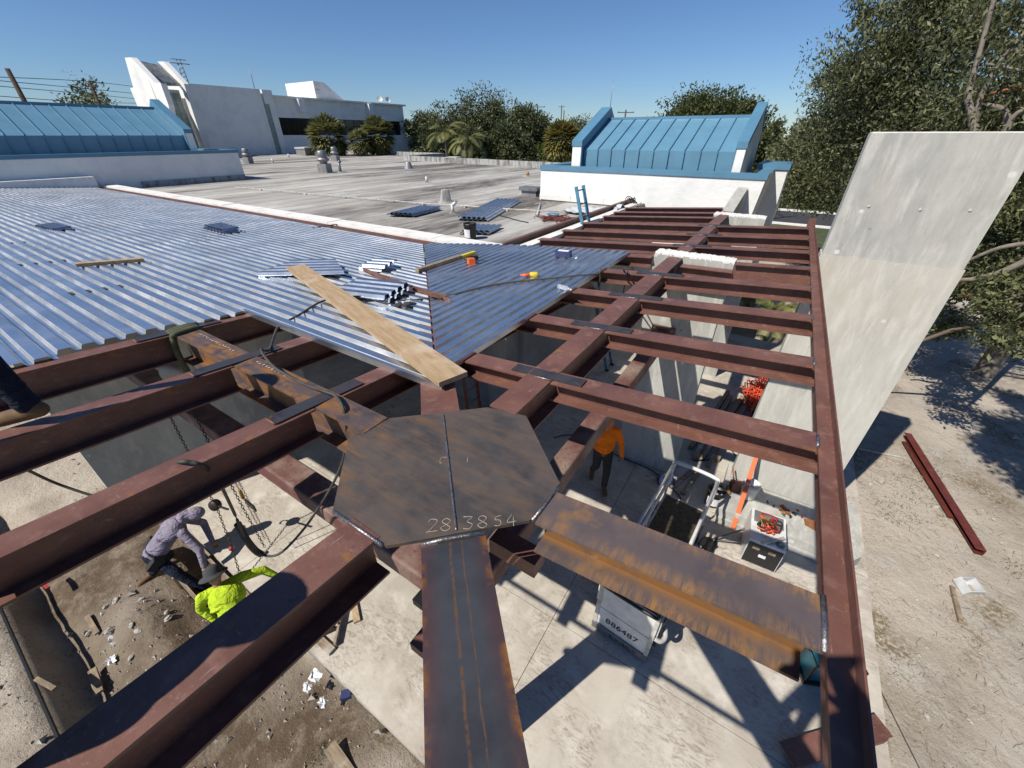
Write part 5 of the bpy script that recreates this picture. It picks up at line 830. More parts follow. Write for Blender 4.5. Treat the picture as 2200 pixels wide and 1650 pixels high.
# ================================================================ people
def remesh(o, v, sm=4):
    md = o.modifiers.new('skin', 'REMESH'); md.mode = 'VOXEL'; md.voxel_size = v; md.use_smooth_shade = True
    if sm: s_ = o.modifiers.new('soft', 'SMOOTH'); s_.iterations = sm; s_.factor = .5
    return o
def hand(mb, wr, dr, palm, side, curl=.5):     # five fingers, thumb leaving the side of the palm
    wr, dr, palm = Vector(wr), Vector(dr).normalized(), Vector(palm); palm = (palm-dr*palm.dot(dr)).normalized(); lat = dr.cross(palm)*side
    mb.capsule(wr, .027, wr+dr*.03, .03); mb.ell(wr+dr*.055, (.045, .045, .045)); 
    for i, (o_, L) in enumerate(((-.030, .062), (-.010, .078), (.011, .074), (.030, .058))):
        b = wr+dr*.088+lat*o_; k_ = b+(dr*math.cos(curl)+palm*math.sin(curl))*L*.55; t = k_+(dr*math.cos(curl*2.2)+palm*math.sin(curl*2.2))*L*.5
        mb.capsule(b, .0105, k_, .0098); mb.capsule(k_, .0098, t, .0085)
    b = wr+dr*.035-lat*.038; k_ = b+(dr*.6-lat*.6+palm*.4).normalized()*.045; mb.capsule(b, .014, k_, .0115); mb.capsule(k_, .0115, k_+(dr*.9+palm*.4).normalized()*.03, .0095)
def person(label, loc, J, top, pants, boots='boot_leather', head='skin', hood=None, hat=None, rz=0, belt=None, cat='person', torso=(.17, .115), extra=None):
    r_ = thing('person', label, cat, loc, rz); V = {k_: Vector(v) for k_, v in J.items()}
    face = V['face'].normalized(); hd = V['head']; up = (hd-V['neck']).normalized(); face = (face-up*face.dot(up)).normalized(); sd = face.cross(up)
    T = Matrix((sd, face, up)).transposed()
    mb = MB(); mb.ell(hd, (.076, .096, .115), T); mb.ell(hd-up*.055+face*.025, (.058, .066, .065), T); mb.ell(hd+face*.098-up*.012, (.014, .022, .024), T); mb.ell(hd+face*.085-up*.055, (.026, .014, .010), T); mb.capsule(hd-up*.08, .05, V['neck']-up*.03, .056)
    for s_ in (-1, 1): mb.ell(hd+sd*(s_*.078)-up*.005, (.012, .022, .032), T); mb.ell(hd+face*.086+sd*(s_*.03)+up*.018, (.016, .012, .009), T)
    mb.capsule(V['chest'], .095, V['hip'], .09); mb.capsule(V['shL'], .05, V['elL'], .042); mb.capsule(V['elL'], .042, V['wrL'], .03); mb.capsule(V['shR'], .05, V['elR'], .042); mb.capsule(V['elR'], .042, V['wrR'], .03); mb.capsule(V['chest'], .1, V['neck'], .06)
    mb.capsule(V['shL'], .05, V['shR'], .05)
    lt_ = (V['shR']-V['shL']).normalized()
    for s_ in 'LR': mb.capsule(V['hip']+lt_*(.085 if s_ == 'R' else -.085), .07, V['kn'+s_], .05); mb.capsule(V['kn'+s_], .05, V['an'+s_], .04); hand(mb, V['wr'+s_], V['hd'+s_], V.get('pm'+s_, Vector((0, 0, -1))), 1 if s_ == 'L' else -1)
    remesh(mb.build('body', head, r_), .009, 2)
    lat = (V['shR']-V['shL']).normalized(); ax = (V['chest']-V['hip']).normalized(); fr = lat.cross(ax).normalized(); TT = Matrix((lat, fr, ax)).transposed()
    mb = MB(); mb.capsule(V['chest'], torso[1]+.02, V['hip']+ax*.03, torso[1]+.02); mb.ell(V['chest']+ax*.02, (torso[0]+.012, torso[1]+.01, .20), TT); mb.ell(V['chest'].lerp(V['hip'], .55), (torso[0]-.005, torso[1]+.01, .2), TT); mb.ell(V['hip']+ax*.06, (torso[0]-.005, torso[1]+.005, .10), TT); mb.capsule(V['shL'], .072, V['shR'], .072); mb.capsule(V['chest']+ax*.12, .09, V['neck'], .064)
    for s_ in 'LR':
        sh, el, wr = V['sh'+s_], V['el'+s_], V['wr'+s_]; mb.capsule(sh, .075, el, .058); mb.capsule(el, .058, wr, .042)
        for k_ in range(3): q = el.lerp(wr, .15+.25*k_); mb.ell(q, (.058-.006*k_,)*3)
    for k_ in range(5): q = V['chest'].lerp(V['hip'], .1+.2*k_)+fr*random.uniform(-.03, .03); mb.ell(q+lat*random.uniform(-.07, .07), (torso[0]*.8, torso[1]*1.05, .035), TT)
    remesh(mb.build('shirt', top, r_), .011, 6)
    mb = MB(); mb.ell(V['hip'], (torso[0]-.01, torso[1]+.012, .12), TT)
    for s_ in 'LR':
        kn, an = V['kn'+s_], V['an'+s_]; h_ = V['hip']+lat*(.085 if s_ == 'R' else -.085); mb.capsule(h_, .105, kn, .075); mb.capsule(kn, .075, an+(kn-an).normalized()*.03, .06)
        for k_ in range(3): mb.ell(kn.lerp(an, .35+.25*k_), (.07, .07, .03))
    remesh(mb.build('trousers', pants, r_), .015, 3)
    for s_ in 'LR':
        an, t = V['an'+s_], V['toe'+s_]; fw = (t-an); fw = (fw-Vector((0, 0, fw.z))).normalized() if abs(fw.z) < .9*fw.length else fw.normalized(); mb = MB(); mb.capsule(an+(V['kn'+s_]-an).normalized()*.07, .056, an, .055); mb.capsule(an-fw*.03, .052, t, .046); mb.ell(t+fw*.02, (.05, .05, .045))
        o = remesh(mb.build('boot', boots, r_), .011, 3)
    if hood:
        mb = MB(); mb.ell(hd-face*.022+up*.008, (.100, .112, .135), T); mb.capsule(hd-up*.09-face*.05, .085, V['neck']-face*.02, .095); mb.ell(V['neck']-face*.03, (.12, .1, .06), T)
        o = remesh(mb.build('hood', hood, r_), .012, 3)
    if hat:
        mb = MB(); n_ = 20; pr_ = [(.001, .155), (.06, .15), (.095, .12), (.102, .06), (.108, .045), (.165, .025), (.168, .018), (.105, .03), (.09, .03)]
        vs = [hd+T@Vector((r0*math.cos(2*math.pi*j/n_), r0*1.12*math.sin(2*math.pi*j/n_), z0)) for r0, z0 in pr_ for j in range(n_)]
        mb.add(vs, [(i*n_+j, i*n_+(j+1) % n_, (i+1)*n_+(j+1) % n_, (i+1)*n_+j) for i in range(len(pr_)-1) for j in range(n_)], True); mb.build('hat', hat, r_)
    elif not hood: mb = MB(); mb.ell(hd+up*.02-face*.014, (.083, .10, .108), T); remesh(mb.build('hair', 'black_rubber', r_), .012, 2)
    if belt:
        b_ = remesh(MB().ell(V['hip']+ax*.09, (torso[0]+.012, torso[1]+.03, .035), TT).build('tool_belt', belt, r_), .012, 1)
        for s_ in (-1, 1): MB().box(V['hip']+lat*(s_*(torso[0]+.03))+ax*.02, (.10, .15, .2), 0, TT).build('pouch', belt, r_)
    return r_
# orange worker walking towards the camera
fv = (CAM-Vector((-.43, 4.57, 6))); a0 = math.atan2(-fv.x, fv.y)       # facing +y local
person('person in an orange hooded sweatshirt walking on the slab', (-.43, 4.57, 0), dict(head=(0, .05, 1.60), neck=(0, 0, 1.46), face=(-.25, 1, -.15), chest=(0, 0, 1.24), hip=(0, 0, .94), shL=(-.19, 0, 1.40), shR=(.19, 0, 1.40), elL=(-.30, -.04, 1.12), elR=(.30, -.02, 1.12), wrL=(-.34, .06, .88), wrR=(.35, .08, .88), hdL=(-.05, .15, -1), hdR=(.05, .2, -1), pmL=(1, 0, 0), pmR=(-1, 0, 0), knL=(-.10, .16, .52), knR=(.10, .02, .50), anL=(-.10, .12, .10), anR=(.12, -.28, .14), toeL=(-.12, .28, .05), toeR=(.14, -.12, .06)), 'orange_hivis', 'camo_cloth', 'boot_leather', hood='orange_hivis', rz=a0+R(8), torso=(.205, .145))
# lilac worker bending into the trench
L0 = Vector((-5.6, -1.05, -.55)); sub = lambda d: {k_: (Vector(v)-L0 if k_ not in ('face', 'hdL', 'hdR', 'pmL', 'pmR') else v) for k_, v in d.items()}
person('person in a lilac hooded shirt kneeling over the trench form boards', L0, sub(dict(head=(-5.43, -.36, .80), neck=(-5.50, -.50, .80), face=(.35, .45, -.8), chest=(-5.56, -.68, .70), hip=(-5.68, -1.02, .36), shL=(-5.68, -.52, .72), shR=(-5.34, -.62, .68), elL=(-5.62, -.30, .42), elR=(-5.12, -.58, .40), wrL=(-5.38, -.36, .18), wrR=(-5.02, -.66, .14), hdL=(.5, -.1, -.8), hdR=(.25, -.15, -.9), pmL=(.5, 0, 0), pmR=(-1, 0, 0), knL=(-5.95, -.86, -.05), knR=(-5.28, -.95, .12), anL=(-6.05, -1.18, -.28), anR=(-5.02, -.80, -.34), toeL=(-6.02, -1.34, -.30), toeR=(-4.86, -.72, -.42))), 'lilac_cloth', 'denim', 'boot_leather', hood='lilac_cloth', belt='black_rubber', torso=(.19, .13))
# lime worker bent over at the trench, seen from above
person('person in a lime green high visibility shirt and dark brimmed hat in the trench', L0, sub(dict(head=(-3.88, -.73, .95), neck=(-3.80, -.76, .80), face=(-.6, .45, -.5), chest=(-3.66, -.76, .66), hip=(-3.40, -.82, .34), shL=(-3.92, -.95, .72), shR=(-3.78, -.50, .72), elL=(-4.02, -1.02, .46), elR=(-3.72, -.26, .62), wrL=(-3.86, -.98, .26), wrR=(-3.58, -.16, .42), hdL=(.5, .1, -.7), hdR=(.5, -.2, -.7), pmL=(1, .2, 0), pmR=(0, -1, 0), knL=(-3.55, -.98, -.05), knR=(-3.30, -.68, -.05), anL=(-3.30, -.98, -.34), anR=(-3.02, -.68, -.34), toeL=(-3.46, -.98, -.42), toeR=(-3.18, -.68, -.42))), 'lime_hivis', 'charcoal_cloth', 'boot_leather', hat='hat_cloth', belt='black_rubber', torso=(.205, .145))
stand = lambda k_=0: dict(head=(0, .06, 1.62), neck=(0, 0, 1.48), face=(0, 1, -.3), chest=(0, 0, 1.26), hip=(0, -.02, .95), shL=(-.19, 0, 1.42), shR=(.19, 0, 1.42), elL=(-.26, .02, 1.14), elR=(.26, .02, 1.14), wrL=(-.26, .12, .90), wrR=(.26, .12, .90), hdL=(0, .2, -1), hdR=(0, .2, -1), pmL=(1, 0, 0), pmR=(-1, 0, 0), knL=(-.11, .04, .52), knR=(.11, .02, .52), anL=(-.13, 0, .10), anR=(.13, 0, .10), toeL=(-.15, .17, .05), toeR=(.15, .17, .05))
# worker whose boot stands on the second beam from the left edge
person('person in dark trousers and tan boots standing on the left roof beam', (-2.42, -1.40, zl(-1.12)+.003), dict(head=(-.12, -.08, 1.62), neck=(-.08, -.05, 1.46), face=(-.7, -.7, -.3), chest=(-.07, -.04, 1.24), hip=(-.05, -.02, .93), shR=(-.21, .10, 1.4), shL=(.06, -.18, 1.4), elR=(-.3, .16, 1.12), elL=(.1, -.28, 1.12), wrR=(-.36, .08, .9), wrL=(.02, -.34, .9), hdL=(-.2, -.2, -1), hdR=(-.2, -.2, -1), pmL=(-1, 1, 0), pmR=(1, -1, 0), knR=(-.03, .24, .52), knL=(-.05, -.24, .54), anR=(.0, .28, .10), anL=(.0, -.30, .13), toeR=(-.13, .14, .055), toeL=(-.13, -.43, .10)), 'charcoal_cloth', 'denim', 'boot_leather', hat='hat_cloth')
# photographer standing on the corner steel behind the camera, phone in both hands
ph = stand(); hx = CAM; 
pho = person('person holding up a phone on the corner steel behind the viewpoint', (1.36, -1.62, zl(-1.62)), {**ph, 'neck': (0, -.02, 1.46), 'head': (0, .02, 1.60), 'elL': (-.33, .10, 1.20), 'elR': (.33, .10, 1.20), 'wrL': (-.13, .30, 1.40), 'wrR': (.13, .30, 1.40), 'hdL': (.5, .3, .6), 'hdR': (-.5, .3, .6), 'pmL': (0, 1, 0), 'pmR': (0, 1, 0)}, 'charcoal_cloth', 'denim', hat='hat_cloth', rz=YAW-R(12))
q = CAM-Vector((-math.sin(YAW), math.cos(YAW), 0))*.10+Vector((0, 0, .0)); phn = thing('phone', 'black phone held up by the photographer', 'phone', q, YAW); MB().bb(-.075, .075, -.004, .004, -.04, .04).build('case', 'black_plastic', phn)
# worker sitting on the edge steel just outside the view, whose shadow falls on the lower left beam
person('person in dark clothes sitting on the edge steel beyond the lower left of the view', (-.40, -1.76, zl(-1.76)+.03), dict(head=(.02, .05, .80), neck=(0, 0, .64), face=(0, 1, -.35), chest=(0, 0, .44), hip=(0, 0, .12), shL=(-.2, 0, .58), shR=(.2, 0, .58), elL=(-.26, .1, .32), elR=(.26, .1, .32), wrL=(-.16, .28, .22), wrR=(.16, .28, .22), hdL=(.3, .7, -.3), hdR=(-.3, .7, -.3), knL=(-.13, .44, .10), knR=(.13, .44, .10), anL=(-.13, .46, -.32), anR=(.13, .46, -.32), toeL=(-.13, .6, -.38), toeR=(.13, .6, -.38)), 'charcoal_cloth', 'denim', hat='hat_cloth', rz=R(110), torso=(.2, .14))

# ================================================================ trees, palms, hedges
def tree(name, label, base, trunk_top, blobs, nclump, nleaf, size, mat='leaf_oak', cat='tree', r0=.25, bark='bark', upward=.0, spread=1., limbs=8, group=None, wid=.42):
    base = Vector(base); r_ = thing(name, label, cat, base, 0, group); C_ = []; W = np.array([b[1]**2 if np.isscalar(b[1]) else b[1][0]*b[1][1] for b in blobs], float); W /= W.sum(); out = []; tint = []; clumps = []
    for (c_, rad), w in zip(blobs, W):
        rad = np.array([rad]*3 if np.isscalar(rad) else rad, float); k_ = max(3, int(nclump*w)); d = unit(rng.normal(size=(k_, 3))); u_ = rng.uniform(.55, 1.05, (k_, 1)); C = np.array(c_)-np.array(base)+d*u_*rad*.82; cr = rad.mean()*.26*spread
        for j in range(k_):
            n_ = max(4, int(nleaf*w/k_)); P = C[j]+np.clip(rng.normal(size=(n_, 3)), -1.7, 1.7)*cr*np.array((1, 1, .75)); D = np.tile(d[j]*.4+np.array((0, 0, upward)), (n_, 1)); out.append(leaf_quads(P, size, D, wid)); tint.append(np.clip(rng.random(n_)**1.5*.85+rng.random()*.3-.1, 0, 1))
        clumps.append(C)
    quads('crown', np.concatenate(out), mat, r_, np.concatenate(tint))
    tt = Vector(trunk_top)-base; mb = MB(); mb.tube(spline([(0, 0, -.2), tt*.35+Vector((random.uniform(-.15, .15), random.uniform(-.15, .15), 0))*r0*4, tt*.7, tt], 4), r0, 9, r0*.6); mb.build('trunk', bark, r_)
    allc = np.concatenate(clumps)
    for i in rng.choice(len(allc), min(limbs, len(allc)), replace=False):
        e = Vector(allc[i]); mid = tt.lerp(e, .5)+Vector((0, 0, .12*(e-tt).length)); MB().tube(spline([tt*.85, mid, e], 4), r0*.45, 6, r0*.08).build('limb', bark, r_)
    return r_
Fp = lambda px, py, D: tuple(far(px, py, D))
# big near tree at the right
tree('leafy_tree', 'big leafy tree towering behind the tall concrete fin', (7.6, 15.2, -.1), (7.9, 15.6, 3.4), [(Fp(1880, 170, 17.5), (2.0, 2.0, 1.7)), (Fp(1820, 250, 18), (1.5, 1.5, 1.4)), (Fp(1990, 110, 17), (1.8, 1.8, 1.7)), (Fp(2090, 200, 16.5), (1.8, 1.8, 1.8)), (Fp(1950, 60, 17), (1.1, 1.1, 1.0)), (Fp(2060, 30, 16.5), (1.0, 1.0, 1.5)), (Fp(1880, 330, 18), (2.2, 2.0, 1.5)), (Fp(2050, 330, 17.5), (2.2, 2, 1.6)), (Fp(1835, 60, 17), (.35, .35, .9)), (Fp(1900, 10, 17), (.45, .45, .8)), (Fp(1975, 10, 16.5), (.5, .5, .9)), (Fp(2110, 60, 16.5), (.5, .5, 1.2)), (Fp(1790, 190, 18), (.6, .6, .7))], 170, 64000, .125, 'leaf_near', wid=.34, r0=.26, bark='pale_bark', upward=.5, limbs=26)
tree('leafy_tree', 'leafy tree at the right edge with bare forked limbs above the fin', (10.2, 12.6, -.1), (9.8, 12.3, 3.2), [(Fp(2200, 120, 14), (1.5, 1.5, 1.6)), (Fp(2260, 300, 14), (1.8, 1.8, 1.5)), (Fp(2170, 330, 15), (1.2, 1.2, .9)), (Fp(2240, 450, 13), (.9, .9, .6)), (Fp(2110, 10, 15), (.7, .7, .9))], 100, 28000, .12, 'leaf_near', wid=.34, r0=.2, bark='pale_bark', upward=.4, limbs=16)
tree('leafy_tree', 'lower leafy tree between the blue pavilion and the tall fin', (5.0, 22.5, -.1), (5.2, 22.8, 3.0), [(Fp(1770, 320, 25), (1.8, 1.8, 1.6)), (Fp(1705, 370, 26), (1.5, 1.5, 1.5)), (Fp(1780, 395, 24), (1.7, 1.7, 1.3)), (Fp(1735, 300, 27), (.9, .9, .8)), (Fp(1835, 260, 25), (1.7, 1.7, 1.7))], 140, 34000, .15, 'leaf_near', r0=.22, limbs=14, upward=.3)
tree('leafy_tree', 'leafy tree just beyond the right edge casting dappled shade on the sand', (9.6, 6.0, -.1), (9.0, 6.0, 3.2), [((4.7, 4.9, 6.3), (.9, .9, .7)), ((5.4, 6.2, 6.2), (1.0, 1.0, .7)), ((5.2, 5.6, 7.0), (1.1, 1.1, .8)), ((6.2, 7.4, 6.6), (1.2, 1.2, .9)), ((6.3, 5.2, 6.4), (1.0, 1.0, .7)), ((6.2, 9.0, 5.8), (.8, .8, .5))], 110, 24000, .15, 'leaf_near', r0=.2, bark='pale_bark', limbs=18)
lb = thing('bare_limb', 'pale bare forked limb rising above the tall fin', 'branch', Fp(2095, 330, 13)); o0 = Vector(lb.location); PB = lambda px, py, D=13: Vector(Fp(px, py, D))-o0
MB().tube(spline([PB(2100, 400), PB(2096, 300), PB(2086, 240), PB(2080, 205), PB(2100, 130), PB(2140, -20)], 4), .085, 8, .03).build('limb', 'pale_bark', lb); MB().tube(spline([PB(2096, 265), PB(2105, 215), PB(2150, 130), PB(2210, 60)], 4), .06, 7, .02).build('limb', 'pale_bark', lb)
MB().tube(spline([PB(2150, 320, 12.6), PB(2165, 265, 12.6), PB(2155, 235, 12.6), PB(2120, 225, 12.6)], 4), .07, 7, .03).build('limb', 'pale_bark', lb); MB().tube(spline([PB(2104, 215), PB(2140, 198), PB(2210, 185)], 4), .035, 6, .02).build('limb', 'cut_wood', lb); MB().tube(spline([PB(2165, 262, 12.6), PB(2190, 240, 12.6), PB(2220, 230, 12.6)], 4), .05, 6, .03).build('limb', 'pale_bark', lb)
for k_, (pts, r_b, m_, lb_) in enumerate(((((2230, 520), (2150, 532), (2080, 560), (2050, 575)), .05, 'pale_bark', 'upper pale branch reaching the right side of the tall fin'), (((2230, 548), (2150, 585), (2090, 600), (2060, 602), (2030, 620)), .07, 'pale_bark', 'thick pale branch reaching the right side of the tall fin'), (((2230, 690), (2160, 660), (2140, 635), (2085, 632), (2075, 640)), .045, 'cut_wood', 'broken reddish branch right of the tall fin'), (((2230, 640), (2150, 690), (2060, 705), (1960, 740), (1930, 760)), .07, 'bark', 'low dark branch sweeping left towards the tall fin'))): one('tree_branch', MB().tube(spline([Fp(a_, b_, 12.5) for a_, b_ in pts], 5), r_b, 7, r_b*.35), m_, lb_, 'branch')
tree('low_foliage', 'leafy low branches hanging over the sand right of the tall fin', at(2200, 760, -.1), Fp(2240, 640, 12), [(Fp(2130, 500, 14.5), (.8, .8, .5)), (Fp(2190, 640, 12), (.7, .7, .35)), (Fp(2090, 640, 13.5), (.9, .9, .3)), (Fp(2160, 710, 11.5), (.8, .8, .25)), (Fp(2060, 590, 15), (.9, .9, .5)), (Fp(2180, 570, 13.5), (.9, .9, .5)), (Fp(2010, 690, 15), (.8, .8, .3))], 80, 9500, .12, 'leaf_near', cat='foliage', r0=.08, limbs=10)
sm = thing('street_tree', 'small slender tree beside the road right of the pavilion', 'tree', at(1660, 470, -.1)); 
MB().tube(spline([(0, 0, -.1), (.1, 0, 1.2), (.3, .1, 2.4), (.5, .1, 3.6)], 4), .14, 7, .05).build('trunk', 'pale_bark', sm); MB().tube(spline([(.2, 0, 1.9), (-.6, 0, 3), (-1.4, .2, 4.2)], 4), .08, 6, .03).build('limb', 'pale_bark', sm); MB().tube(spline([(.25, 0, 2.1), (1.2, 0, 2.9), (2.2, .2, 3.3)], 4), .07, 6, .03).build('limb', 'pale_bark', sm)
# background row
def bgtree(px, top, wpx, D, label, n=10000, mat='leaf_oak', size=.5, name='oak_tree', base=None):
    k_ = D/850/.846*1.0; h = 6.4+(290-top)*D/850*.716; c_ = far(px, 290, D); w = wpx*1.25/2*D/850*.846; bl = []; zc = h*.58
    for i in range(7): a = random.uniform(-1, 1); rr = w*random.uniform(.48, .66); e = far(px+a*wpx*.30, 290, D+random.uniform(-3, 3)); bl.append(((e.x, e.y, h-rr*random.uniform(.75, 1.0)-abs(a)*h*.22), (rr, rr, rr*.8)))
    for i in range(5): a = random.uniform(-1, 1); rr = w*.6; e = far(px+a*wpx*.4, 290, D+random.uniform(-3, 1)); bl.append(((e.x, e.y, h*random.uniform(.25, .5)), (rr, rr, rr*.8)))
    tree(name, label, (c_.x, c_.y, -.1), (c_.x, c_.y, h*.45), bl, 90, n, size, mat, r0=.3, limbs=6, group='trees along the horizon', spread=.95)
for args in ((905, 236, 90, 88, 'dark leafy tree just right of the far white building'), (960, 228, 100, 92, 'rounded tree left of the tallest horizon tree'), (1045, 190, 150, 95, 'tallest dark oak on the horizon with a gapped crown', 14000), (1130, 224, 90, 90, 'loose crowned tree right of the tallest oak'), (1185, 262, 90, 92, 'low tree beside the yellow green fan palm'), (1245, 250, 90, 110, 'low tree behind the left fin of the right pavilion'), (1000, 262, 90, 80, 'dense low tree behind the feathery palms'), (1090, 262, 100, 82, 'dense low tree in front of the white truck'), (930, 268, 80, 78, 'dense low tree behind the near roof parapet'), (895, 262, 70, 100, 'low tree touching the corner of the far white building'), (1075, 215, 110, 100, 'broad dark tree merging into the right flank of the tallest oak'), (1010, 220, 100, 99, 'broad dark tree merging into the left flank of the tallest oak')): bgtree(*args)
tree('ficus_tree', 'large round topped tree rising behind the right blue pavilion', tuple(far(1530, 290, 70)-Vector((0, 0, 6.1))), tuple(far(1530, 290, 70)-Vector((0, 0, 2))), [(Fp(1525, 258, 70), (6.4, 6.4, 3.6)), (Fp(1475, 256, 70), (3.8, 3.8, 2.6)), (Fp(1588, 252, 70), (3.8, 3.8, 2.6)), (Fp(1440, 270, 70), (2, 2, 1.3)), (Fp(1530, 295, 70), (7.5, 6, 4))], 220, 42000, .42, 'leaf_ficus', r0=.5, limbs=6, spread=.8)
bgtree(1655, 262, 60, 60, 'light green tree just right of the pavilion fin', 5000, 'leaf_ficus', .38); bgtree(1390, 258, 70, 100, 'small distant tree peeking over the blue ridge')
bgtree(235, 200, 70, 110, 'distant wispy tree behind the left pavilion', 1100, 'leaf_oak', .55); bgtree(215, 215, 90, 105, 'low palm like bush behind the left pavilion', 3000, 'frond', .6)
def hedge(p, q, w, h, n, size, mat, label):
    p, q = np.array(p, float), np.array(q, float); t = rng.random((n, 1)); P = p*(1-t)+q*t; a = rng.uniform(0, math.pi, (n, 1)); rr = np.sqrt(rng.uniform(.5, 1, (n, 1))); P = P+np.concatenate([np.cos(a)*w*rr*.0, np.cos(a)*w*rr, np.abs(np.sin(a))*h*rr*(.85+.3*vn(P[:, :1], P[:, 1:2], .5))], 1)
    r_ = thing('hedge', label, 'hedge', tuple(p)); quads('foliage', leaf_quads(P-p, size), mat, r_, rng.random(n)); MB().tube([(0, 0, 0), tuple((q-p)*.5+np.array((0, 0, h*.3))), tuple(q-p)], .06, 5).build('stems', 'bark', r_)
hedge((-2, 50.5, -.1), (40, 50.5, -.1), 1.6, 2.6, 16000, .3, 'leaf_hedge', 'clipped green hedge beyond the road on the right'); hedge((-60, 75, -.1), (20, 62, -.1), 3, 4.6, 16000, .5, 'leaf_hedge', 'long band of bright shrubs beyond the near roof parapet')
hedge((8.5, 33, -.1), (38, 27, -.1), 2.4, 3.0, 16000, .26, 'leaf_hedge', 'dark shrubbery filling the gap right of the tall fin')
# palms
def fan_palm(px, pyb, D, h, r, label, mat='frond', n=120):
    c_ = far(px, pyb, D); b = Vector((c_.x, c_.y, -.1)); top = c_.z-b.z; r_ = thing('fan_palm', label, 'palm', b, 0, 'palms'); MB().tube([(0, 0, 0), (.1, 0, top*.5), (0, 0, top)], .28, 8, .22).build('trunk', 'bark', r_); V, tn = [], []
    for i in range(n):
        ph = math.acos(random.uniform(-.9, 1)); th = random.uniform(0, 6.3); d = np.array((math.sin(ph)*math.cos(th), math.sin(ph)*math.sin(th), math.cos(ph))); s0 = np.cross(d, (0, 0, 1)); s0 = s0/(np.linalg.norm(s0)+1e-6); s1 = np.cross(d, s0); o_ = np.array((0, 0, top))+d*r*.45; tv = random.random()*.6
        for k_ in range(11):
            a = R(-75+15*k_); e = (d*math.cos(a)+s0*math.sin(a)); e = e+s1*random.uniform(-.15, .15); e[2] -= .25; L = r*.55*random.uniform(.75, 1.05); w_ = np.cross(e, s1); w_ = w_/(np.linalg.norm(w_)+1e-6)*r*.05
            V.append([o_-w_*.3, o_+e*L*.5-w_, o_+e*L, o_+e*L*.5+w_]); tn.append(min(1, tv+random.random()*.5))
    quads('crown', V, mat, r_, tn); return r_
fan_palm(705, 293, 62, 6, 3.0, 'left fan palm in front of the dark window band'); fan_palm(812, 290, 62, 6, 2.7, 'right fan palm in front of the dark window band', n=110); fan_palm(772, 304, 60, 5, 1.9, 'smaller fan palm between the two window palms', n=70); fan_palm(1207, 300, 66, 6, 3.2, 'yellow green fan palm left of the right pavilion', 'frond_yellow', 120)
def feather_palm(px, pyb, D, r, label, n=15, mat='frond', ground=None):
    c_ = far(px, pyb, D) if ground is None else Vector(ground); b = Vector((c_.x, c_.y, -.1)); top = max(.3, c_.z-b.z); r_ = thing('feather_palm', label, 'palm', b, 0, 'palms'); MB().tube([(0, 0, 0), (.05, 0, top*.5), (0, 0, top)], .06*r, 8, .05*r).build('trunk', 'pale_bark', r_); V, tn = [], []
    for i in range(n):
        th = 2*math.pi*i/n+random.uniform(-.2, .2); el = R(random.uniform(15, 80)); hd_ = np.array((math.cos(th), math.sin(th), 0)); p = np.array((0, 0, top), float); L = r*random.uniform(.8, 1.1); tv = random.random()*.5; sd_ = np.cross(hd_, (0, 0, 1)); M_ = 26
        for k_ in range(M_):
            d = hd_*math.cos(el)+np.array((0, 0, math.sin(el))); p2 = p+d*L/M_
            for s_ in (-1, 1):
                l_ = r*.30*math.sin(math.pi*(.12+.85*k_/M_)); e = sd_*s_*.9+d*.6+np.array((0, 0, -.35)); V.append([p, p+e*l_*.5+d*.02*r, p+e*l_, p+e*l_*.5-d*.02*r]); tn.append(min(1, tv+random.random()*.5))
            p = p2; el -= R(4.4)
    quads('crown', V, mat, r_, tn)
feather_palm(957, 290, 58, 3.4, 'left feathery palm beyond the near roof parapet'); feather_palm(1005, 305, 56, 3.3, 'right feathery palm beyond the near roof parapet'); feather_palm(0, 0, 0, 1.6, 'low palm fronds growing on the ground between the purlins', 11, 'frond', (1.9, 15.2, .55)); feather_palm(0, 0, 0, 1.5, 'second low palm behind the concrete walls', 10, 'frond', (.9, 16.6, .5))
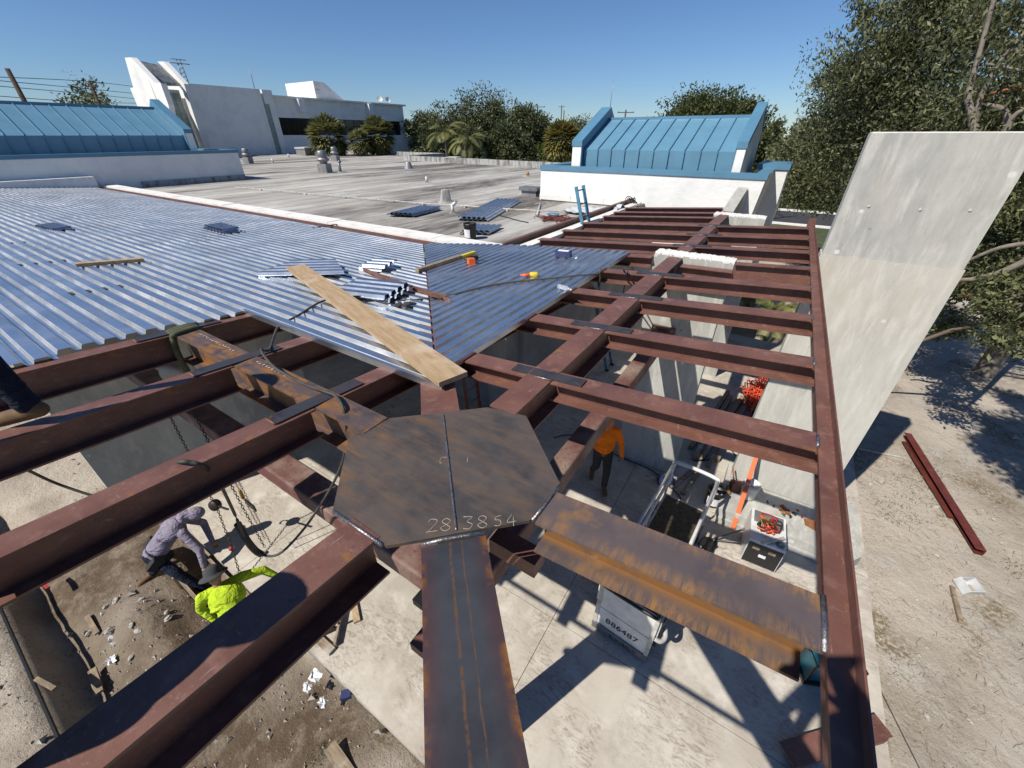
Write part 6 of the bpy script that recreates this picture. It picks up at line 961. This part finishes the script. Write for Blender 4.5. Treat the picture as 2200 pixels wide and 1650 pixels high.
# poles, wires, mast, vehicles
def upole(px, pyt, pyb, D, label, arm=1.2, lean=0):
    t = far(px, pyt, D); b = Vector((t.x, t.y, -.1)); r_ = thing('utility_pole', label, 'utility pole', b, YAW); h = t.z+.1; MB().tube([(0, 0, 0), (0, 0, h)], .24, 8, .17).build('shaft', 'pole_wood', r_)
    if arm: MB().bb(-arm, arm, -.06, .06, h-.6, h-.45).build('crossarm', 'pole_wood', r_); [MB().cyl((x, 0, h-.45), (x, 0, h-.15), .06, None, 6).build('insulator', 'grey_metal', r_) for x in (-arm*.9, arm*.9)]
    return t
upole(15, 147, 230, 62, 'leaning brown utility pole at the top left corner', 0); upole(192, 176, 240, 95, 'utility pole with insulators behind the left pavilion', .9); upole(1155, 225, 300, 140, 'utility pole with crossarms above the horizon trees', 2.2); upole(1345, 236, 300, 120, 'utility pole rising behind the blue ridge', 2.0); upole(1207, 226, 300, 190, 'distant tall pole right of the horizon trees', 1.2); upole(1212, 237, 300, 185, 'shorter distant pole beside the tall one', 0)
for k_, (a_, b_, c__) in enumerate((((-60, 163), (190, 174), (320, 190)), ((-60, 180), (180, 200), (320, 215)), ((-60, 202), (180, 218), (320, 222)), ((-60, 168), (190, 190), (330, 205)))): cable('power_line', [Fp(a_[0], a_[1], 60), Fp(b_[0], b_[1]+1, 78), Fp(c__[0], c__[1], 98)], .028, 'black_rubber', ['topmost', 'third', 'lowest', 'second'][k_]+' power line crossing the sky at the left', 'power line')
tk = thing('box_truck', 'white box truck parked under the horizon trees', 'truck', far(1108, 331, 120)*1, YAW+R(80)); tk.location.z = -.1
MB().bb(-1.2, 1.2, -2.5, 2.4, .8, 3.5).build('box', 'vehicle_white', tk); MB().bb(-1.1, 1.1, 2.5, 4.3, .6, 2.5).build('cab', 'vehicle_white', tk); MB().bb(-1.0, 1.0, 4.3, 4.34, 1.5, 2.3).build('windscreen', 'glass_dark', tk); [MB().cyl((x-.15, y, .45), (x+.15, y, .45), .45, None, 12).build('wheel', 'black_rubber', tk) for x in (-1, 1) for y in (-1.6, 3.3)]
pk_ = thing('pickup_truck', 'white pickup truck parked right of the box truck', 'truck', far(1137, 331, 115), YAW+R(-80)); pk_.location.z = -.1
MB().bb(-.95, .95, -2.7, 2.7, .5, 1.15).build('body', 'vehicle_white', pk_); MB().prism([(-.85, -.8), (.85, -.8), (.85, 1.3), (-.85, 1.3)], 1.16, 1.95).build('cab', 'vehicle_white', pk_); MB().bb(-.87, .87, -.6, 1.1, 1.3, 1.8).build('side_glass', 'glass_dark', pk_); [MB().cyl((x-.12, y, .38), (x+.12, y, .38), .38, None, 12).build('wheel', 'black_rubber', pk_) for x in (-.9, .9) for y in (-1.7, 1.7)]
